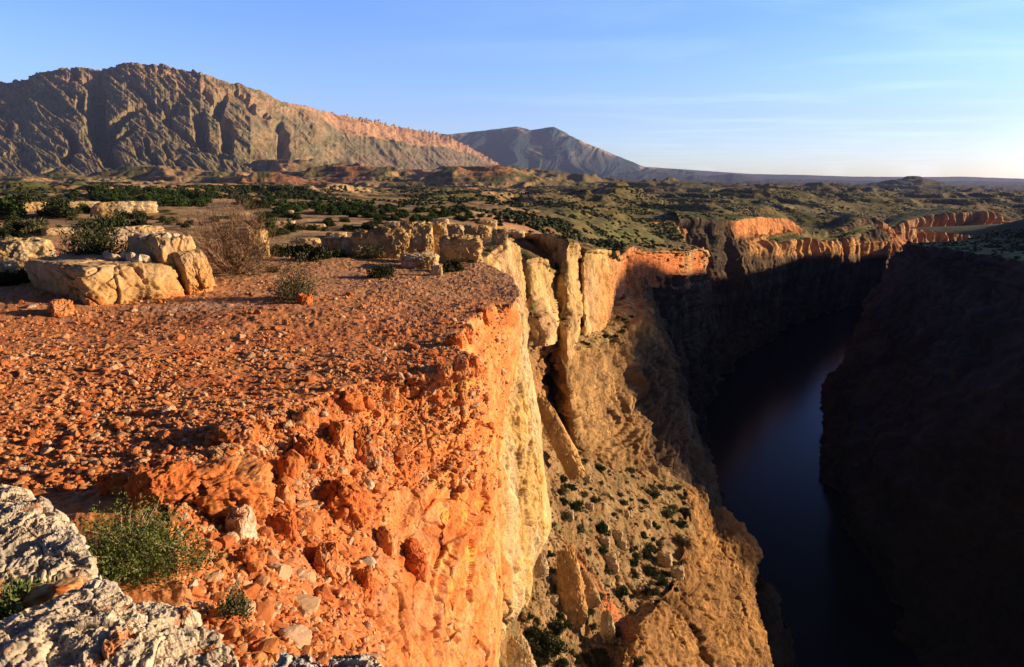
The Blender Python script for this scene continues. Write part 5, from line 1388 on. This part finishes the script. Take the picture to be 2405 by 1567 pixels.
# ---- shrubs of the flats and the ledges: three kinds, copied
def proto(seed, n, leaf, mat, tips, tr, rad=(1, 1, 1.05)):
    V, Q, T = leaf_cloud(seed, n, rad, leaf, tips, .34)
    f = D.meshes.new('foliage'); f.from_pydata(V.tolist(), [], Q.tolist()); f.materials.append(mat)
    r = np.random.default_rng(seed)
    V, Q = sticks([(np.array([0, 0, -.1]), T[r.integers(len(T))] * .95, tr, tr * .4) for _ in range(22)])
    s = D.meshes.new('stems'); s.from_pydata(V.tolist(), [], Q.tolist()); s.materials.append(M_BARK)
    return f, s
KINDS = {'jun': [proto(500 + k, 2600, .17, G_JUN, 34, .03) for k in range(4)], 'dark': [proto(520 + k, 2200, .16, G_DARK, 30, .03) for k in range(4)], 'sage': [proto(540 + k, 1700, .15, G_SAGE, 30, .025) for k in range(3)]}
KN = {'jun': ('juniper_shrub', 'bright green juniper'), 'dark': ('dark_shrub', 'dark green rounded shrub'), 'sage': ('sage_shrub', 'grey sage shrub')}
rs = np.random.default_rng(77); nsh = 0
def shrub(px, py, wpx, kind, where, group, asp=.5, label=None):
    global nsh
    h, nn = hit(px, py)
    if h is None or (label is None and nn is not None and abs(nn.z) < .55): return
    R = wpx * .5 * rpx(h)
    f, s = KINDS[kind][rs.integers(len(KINDS[kind]))]
    if wpx > 20:
        root = empty(KN[kind][0], (h.x, h.y, h.z - .04 * R))
        for me in (f, s):
            o = D.objects.new(me.name.split('.')[0], me); COL.objects.link(o); o.parent = root
    else:
        root = D.objects.new(KN[kind][0], f); COL.objects.link(root); root.location = (h.x, h.y, h.z - .04 * R)
    root.scale = (R * rs.uniform(.9, 1.1), R * rs.uniform(.8, 1.1), R * 2 * asp * rs.uniform(.85, 1.15))
    root.rotation_euler = (0, 0, rs.uniform(0, 6.28))
    tag(root, label or f'{KN[kind][1]} {where}', 'shrub', group); nsh += 1
NAMED = [(630, 553, 62, 'jun', 'bright green juniper bush beside the pale upright rock'), (622, 520, 44, 'jun', 'bright green juniper crown above the bare bush'), (668, 602, 62, 'dark', 'dark shrub right of the pale upright rock'), (702, 600, 54, 'dark', 'dark shrub right beside its twin, left of the round pair'), (741, 609, 78, 'dark', 'broad dark shrub in front of the broken pale ledge'), (797, 604, 38, 'dark', 'small shrub at the foot of the broken pale ledge'),
         (734, 541, 32, 'dark', 'left of two round shrubs on bare soil'), (764, 543, 24, 'sage', 'right of two round shrubs on bare soil'), (686, 544, 40, 'dark', 'dark shrub above the twin dark shrubs'), (776, 531, 30, 'dark', 'dark shrub on the rise behind the two round shrubs'), (818, 540, 32, 'dark', 'dark shrub left of the limestone ledge top'), (673, 551, 20, 'sage', 'tiny grey shrub near the bright juniper'), (885, 540, 26, 'dark', 'dark shrub on the limestone ledge top'), (827, 567, 22, 'dark', 'small dark shrub against the leftmost limestone block'), (872, 556, 24, 'sage', 'grey shrub on the leftmost limestone block'), (842, 549, 24, 'sage', 'grey shrub left over the leftmost block'), (910, 541, 20, 'dark', 'small dark shrub on the ledge over the undercut block'),
         (1003, 603, 36, 'dark', 'dark shrub at the foot of the pillar-like block'), (1039, 612, 32, 'dark', 'dark shrub behind the white slab'), (1061, 636, 52, 'dark', 'broad dark shrub right of the white slab'), (1089, 607, 42, 'dark', 'long low dark shrub under the squared block'), (1108, 617, 18, 'dark', 'small dark shrub at the edge under the squared block'), (1038, 645, 16, 'sage', 'tiny shrub beside the small white block'),
         (24, 506, 66, 'jun', 'large bright green juniper at the left edge'), (26, 522, 36, 'dark', 'dark round shrub under the left-edge juniper'), (64, 484, 60, 'dark', 'dark shrub clump over the short cream ledge'), (144, 507, 76, 'dark', 'wide dark shrub right of the short cream ledge'), (198, 500, 30, 'jun', 'small green juniper under the cream ledge peeking over shrubs'), (262, 536, 64, 'dark', 'tall dark shrub above the juniper behind the boulder'), (297, 514, 36, 'dark', 'dark shrub just under the long cream ledge'), (330, 514, 30, 'dark', 'dark shrub below the right end of the long cream ledge'), (393, 524, 42, 'sage', 'grey shrub left of the bare bush'), (329, 543, 52, 'dark', 'low dark shrub over the low pale ledge'), (364, 547, 28, 'dark', 'small dark shrub by the right end of the low pale ledge'),
         (16, 556, 44, 'dark', 'dark shrub at the left edge above the pale flat-faced rock'), (46, 544, 42, 'dark', 'dark shrub next to the left-edge shrub'), (80, 546, 44, 'sage', 'grey shrub left of the juniper behind the boulder'), (80, 572, 34, 'dark', 'small dark shrub on the pale flat-faced rock'), (19, 582, 44, 'sage', 'grey shrub left of the pale flat-faced rock'), (20, 668, 56, 'dark', 'dark bush at the left edge, level with the boulder'), (56, 664, 52, 'dark', 'dark bush touching the shaded end of the boulder'), (600, 606, 48, 'dark', 'dark shrub behind the foot of the bare bush'), (640, 640, 30, 'sage', 'grey tuft between the bare bush and the thin shrub')]
for px_, py_, w_, k_, lb in NAMED: shrub(px_, py_, w_, k_, '', None, label=lb)
BANDS = [(218, 330, 458, 482, 24, 'jun', (20, 36), 'in the left half of the juniper belt below the foothills', 'junipers in the left half of the belt'), (330, 500, 456, 490, 34, 'jun', (20, 36), 'in the juniper belt above the bare bush', 'junipers above the bare bush'),
         (545, 665, 470, 492, 14, 'jun', (16, 30), 'on the tan rise right of the bare bush', 'junipers on the tan rise'), (640, 880, 486, 512, 40, 'jun', (18, 32), 'in the right belt above the round shrubs', 'junipers above the round shrubs'), (880, 1110, 494, 526, 38, 'jun', (16, 30), 'in the right belt above the limestone ledge', 'junipers above the limestone ledge'),
         (0, 220, 456, 474, 16, 'dark', (14, 24), 'on the far left flat under the foothills', 'far left shrubs'), (90, 420, 496, 540, 16, 'sage', (14, 26), 'on the stony ground above the boulder', 'sage above the boulder'), (420, 900, 515, 545, 18, 'dark', (12, 24), 'on bare soil in front of the juniper belt', 'shrubs before the belt'), (1100, 1280, 505, 560, 26, 'dark', (10, 20), 'on the slope above the cliff towers', 'shrubs above the towers'),
         (1200, 1440, 540, 562, 22, 'dark', (8, 16), 'along the top of the cliff rim', 'shrubs along the rim'), (1420, 1630, 545, 584, 22, 'dark', (6, 14), 'on the green bench of the promontory', 'shrubs on the bench'),
         (1240, 1500, 735, 812, 34, 'dark', (8, 18), 'on the shelf below the cliff towers', 'shrubs on the shelf')]
for a_, b_, c_, d_, n_, k_, (w0, w1), where, grp in BANDS:
    for _ in range(n_): shrub(rs.uniform(a_, b_), rs.uniform(c_, d_), rs.uniform(w0, w1), k_, where, grp)
LEDGE = [(1411, 1246, 40, 'jun', 'round green bush in the middle of the brushy ledge'), (1519, 1306, 36, 'dark', 'largest dark shrub right of the ledge boulders'), (1487, 1328, 24, 'jun', 'green shrub left below the largest ledge shrub'), (1462, 1394, 30, 'jun', 'green shrub at the right side of the red scar'), (1484, 1403, 18, 'dark', 'small dark shrub right under the red scar shrub'), (1527, 1396, 34, 'dark', 'dark shrub near the outer lip of the ledge'), (1411, 1560, 46, 'dark', 'dark shrub at the bottom of the ledge'), (1495, 1562, 32, 'dark', 'dark shrub at the bottom where ledge meets broken wall'), (1284, 1530, 80, 'dark', 'broad dark thicket at the foot of the ledge'), (1246, 1500, 56, 'dark', 'dark bush between the pale wall and the thicket'), (1380, 1440, 28, 'jun', 'green shrub right of the standing blade'), (1371, 1462, 18, 'dark', 'small dark shrub below the blade'), (1447, 1488, 26, 'sage', 'grey shrub on the lower ledge near the small fin'), (1350, 1194, 40, 'jun', 'green bush high on the ledge'), (1489, 1352, 28, 'dark', 'dark shrub right of the upper red scar'), (1310, 1480, 46, 'dark', 'dark bush left below the standing blade'), (1320, 1128, 30, 'dark', 'dark bush under the leaning slab')]
for px_, py_, w_, k_, lb in LEDGE: shrub(px_, py_, w_, k_, '', None, label=lb)
for _ in range(210):
    v = rs.uniform(0, 1); py_ = 1085 + 330 * v; px_ = rs.uniform(1290 - 20 * v, 1560 + 60 * min(1, v * 3) - 90 * max(0, v - .6))
    up_ = v < .45
    shrub(px_, py_, 9 + 22 * rs.random() ** 2.2, rs.choice(['dark', 'sage', 'sage', 'jun']), 'on the upper brushy ledge' if up_ else 'on the lower brushy ledge', 'shrubs on the upper ledge' if up_ else 'shrubs on the lower ledge')
for _ in range(30): shrub(rs.uniform(1240, 1420), rs.uniform(1440, 1566), rs.uniform(16, 40), 'dark', 'in the thicket at the foot of the ledge', 'thicket shrubs')

# ---- distant scrub that reads as one mass
def scrub():
    r = np.random.default_rng(8); cs, ss = [], []
    tries = 0
    while len(cs) < 9000 and tries < 60000:
        tries += 1
        px = r.uniform(-10, 2415); py = 438 + 190 * r.random() ** 1.6
        h, nn = hit(px, py)
        if h is None or h.y < 110 or h.y > 2600 or h.z < -75 or (nn is not None and abs(nn.z) < .7): continue
        v = fbm(np.array([[h.x / 45, h.y / 45, 1.]]), 3)[0] + .55 * fbm(np.array([[h.x / 9, h.y / 9, 7.]]), 2)[0]
        if v < (.16 if px < 1150 else .04) + .12 * r.normal(): continue
        cs.append(tuple(h)); ss.append(r.uniform(.5, 1.1) * (1 + h.y / 1300))
    cs = np.array(cs); ss = np.array(ss); n = len(cs); K = 14
    d = r.normal(size=(n, K, 3)); d /= np.linalg.norm(d, axis=-1, keepdims=True); d[..., 2] = np.abs(d[..., 2])
    c = cs[:, None] + d * ss[:, None, None] * np.array([.75, .75, .6]) * r.uniform(.4, 1, (n, K, 1))
    t = np.cross(d, r.normal(size=(n, K, 3))); t /= np.linalg.norm(t, axis=-1, keepdims=True); b = np.cross(d, t)
    w = (ss[:, None] * r.uniform(.3, .55, (n, K)))[..., None]
    V = np.stack([c - t * w, c - b * w * .8, c + t * w, c + b * w * .8], 2).reshape(-1, 3)
    o = poly_mesh('scrub', V, np.arange(len(V)).reshape(-1, 4), G_FAR); o['kind'] = 'stuff'
G_FAR = mat_leaf('far_scrub', (.022, .036, .012), (.055, .07, .022))
scrub()
# ================================================================== CAMERA, SUN, SKY, AIR
AZ, EL = math.radians(82), math.radians(13)
tosun = Vector((math.sin(AZ) * math.cos(EL), math.cos(AZ) * math.cos(EL), math.sin(EL)))
sl = D.lights.new('sun', 'SUN'); sl.energy = 5.0; sl.angle = math.radians(.5); sl.color = (1., .74, .44)
so = D.objects.new('sun', sl); COL.objects.link(so); so.rotation_euler = (-tosun).to_track_quat('-Z', 'Y').to_euler()
so.location = tosun * 200

cam = D.cameras.new('camera'); cam.lens = 24; cam.sensor_width = 36; cam.clip_start = .05; cam.clip_end = 60000
co = D.objects.new('camera', cam); COL.objects.link(co); co.location = (0, 0, 0)
co.rotation_euler = (math.radians(90) - PITCH, 0, 0)
sc = bpy.context.scene; sc.camera = co

W = D.worlds.new('World'); sc.world = W; W.use_nodes = True
nt = W.node_tree; nd = nt.nodes; L = nt.links
bg = nd['Background']
sky = nd.new('ShaderNodeTexSky'); sky.sky_type = 'NISHITA'; sky.sun_disc = False
sky.sun_elevation = EL; sky.sun_rotation = AZ; sky.altitude = 1200; sky.air_density = 1.0; sky.dust_density = 1.8; sky.ozone_density = 3.5
# thin high cirrus: streaky noise on the sky directions, stretched along the horizon
tc = nd.new('ShaderNodeTexCoord')
sep = nd.new('ShaderNodeSeparateXYZ'); L.new(tc.outputs['Generated'], sep.inputs[0])
def math_(op, a, b=None, c=None):
    m = nd.new('ShaderNodeMath'); m.operation = op
    for i, v in enumerate((a, b, c)):
        if v is None: continue
        if isinstance(v, (int, float)): m.inputs[i].default_value = v
        else: L.new(v, m.inputs[i])
    return m.outputs[0]
zz = math_('MAXIMUM', sep.outputs['Z'], .02)
cx = math_('DIVIDE', sep.outputs['X'], zz); cy = math_('DIVIDE', sep.outputs['Y'], zz)
cmb = nd.new('ShaderNodeCombineXYZ'); L.new(cx, cmb.inputs[0]); L.new(cy, cmb.inputs[1])
mp = nd.new('ShaderNodeMapping'); mp.inputs['Rotation'].default_value = (0, 0, math.radians(-32)); mp.inputs['Scale'].default_value = (.30, .62, 1)
L.new(cmb.outputs[0], mp.inputs[0])
nz = nd.new('ShaderNodeTexNoise'); nz.inputs['Scale'].default_value = 1.; nz.inputs['Detail'].default_value = 7; nz.inputs['Roughness'].default_value = .58; nz.inputs['Distortion'].default_value = .5
L.new(mp.outputs[0], nz.inputs['Vector'])
mr = nd.new('ShaderNodeMapRange'); mr.inputs[1].default_value = .48; mr.inputs[2].default_value = .78; mr.inputs[3].default_value = 0; mr.inputs[4].default_value = .17
L.new(nz.outputs['Fac'], mr.inputs[0])
side = nd.new('ShaderNodeMapRange'); side.inputs[1].default_value = -.25; side.inputs[2].default_value = .35; L.new(sep.outputs['X'], side.inputs[0])
cov = math_('MULTIPLY', mr.outputs[0], side.outputs[0])
mx = nd.new('ShaderNodeMix'); mx.data_type = 'RGBA'
L.new(cov, mx.inputs[0]); L.new(sky.outputs[0], mx.inputs[6]); mx.inputs[7].default_value = (8., 8.4, 10., 1)
# the low sky is the bright part, the high sky overhead is deep blue
el_ = nd.new('ShaderNodeMapRange'); el_.interpolation_type = 'SMOOTHSTEP'; el_.inputs[1].default_value = .22; el_.inputs[2].default_value = .5; el_.inputs[3].default_value = 1.; el_.inputs[4].default_value = .07
L.new(sep.outputs['Z'], el_.inputs[0])
tint = nd.new('ShaderNodeVectorMath'); tint.operation = 'MULTIPLY'; tint.inputs[1].default_value = (1.22, 1.34, 2.0)
low_ = nd.new('ShaderNodeMapRange'); low_.inputs[1].default_value = .0; low_.inputs[2].default_value = .2; L.new(sep.outputs['Z'], low_.inputs[0])
tm = nd.new('ShaderNodeMix'); tm.data_type = 'RGBA'; L.new(low_.outputs[0], tm.inputs[0]); tm.inputs[6].default_value = (1.75, 1.6, 1.65, 1); tm.inputs[7].default_value = (1.0, 1.2, 2.0, 1)
L.new(tm.outputs[2], tint.inputs[1])
L.new(mx.outputs[2], tint.inputs[0])
south = nd.new('ShaderNodeMapRange'); south.interpolation_type = 'SMOOTHSTEP'; south.inputs[1].default_value = -.35; south.inputs[2].default_value = .25; south.inputs[3].default_value = .22; south.inputs[4].default_value = 1.
L.new(sep.outputs['Y'], south.inputs[0])
fin = nd.new('ShaderNodeVectorMath'); fin.operation = 'SCALE'; L.new(tint.outputs[0], fin.inputs[0]); L.new(math_('MULTIPLY', el_.outputs[0], south.outputs[0]), fin.inputs['Scale'])
L.new(fin.outputs[0], bg.inputs['Color']); bg.inputs['Strength'].default_value = .105

def haze():
    x0, x1, y0, y1, z0, z1 = -7000, 8600, -400, 13500, -125, 1300
    v = [(x, y, z) for x in (x0, x1) for y in (y0, y1) for z in (z0, z1)]
    f = [(0, 1, 3, 2), (4, 6, 7, 5), (0, 4, 5, 1), (2, 3, 7, 6), (0, 2, 6, 4), (1, 5, 7, 3)]
    me = D.meshes.new('haze'); me.from_pydata(v, [], f)
    m = D.materials.new('air'); m.use_nodes = True; n = m.node_tree.nodes; n.remove(n['Principled BSDF'])
    pv = n.new('ShaderNodeVolumePrincipled'); pv.inputs['Color'].default_value = (.40, .53, .98, 1); pv.inputs['Density'].default_value = HAZE
    pv.inputs['Anisotropy'].default_value = .0
    m.node_tree.links.new(pv.outputs[0], n['Material Output'].inputs['Volume'])
    me.materials.append(m)
    o = D.objects.new('haze', me); COL.objects.link(o); o['kind'] = 'stuff'
HAZE = 5e-5
if HAZE: haze()

sc.view_settings.view_transform = 'Standard'; sc.view_settings.look = 'None'; sc.view_settings.gamma = 1
sc.view_settings.exposure = 1.0
sc.cycles.max_bounces = 4; sc.cycles.diffuse_bounces = 1; sc.cycles.glossy_bounces = 2
sc.cycles.use_denoising = True
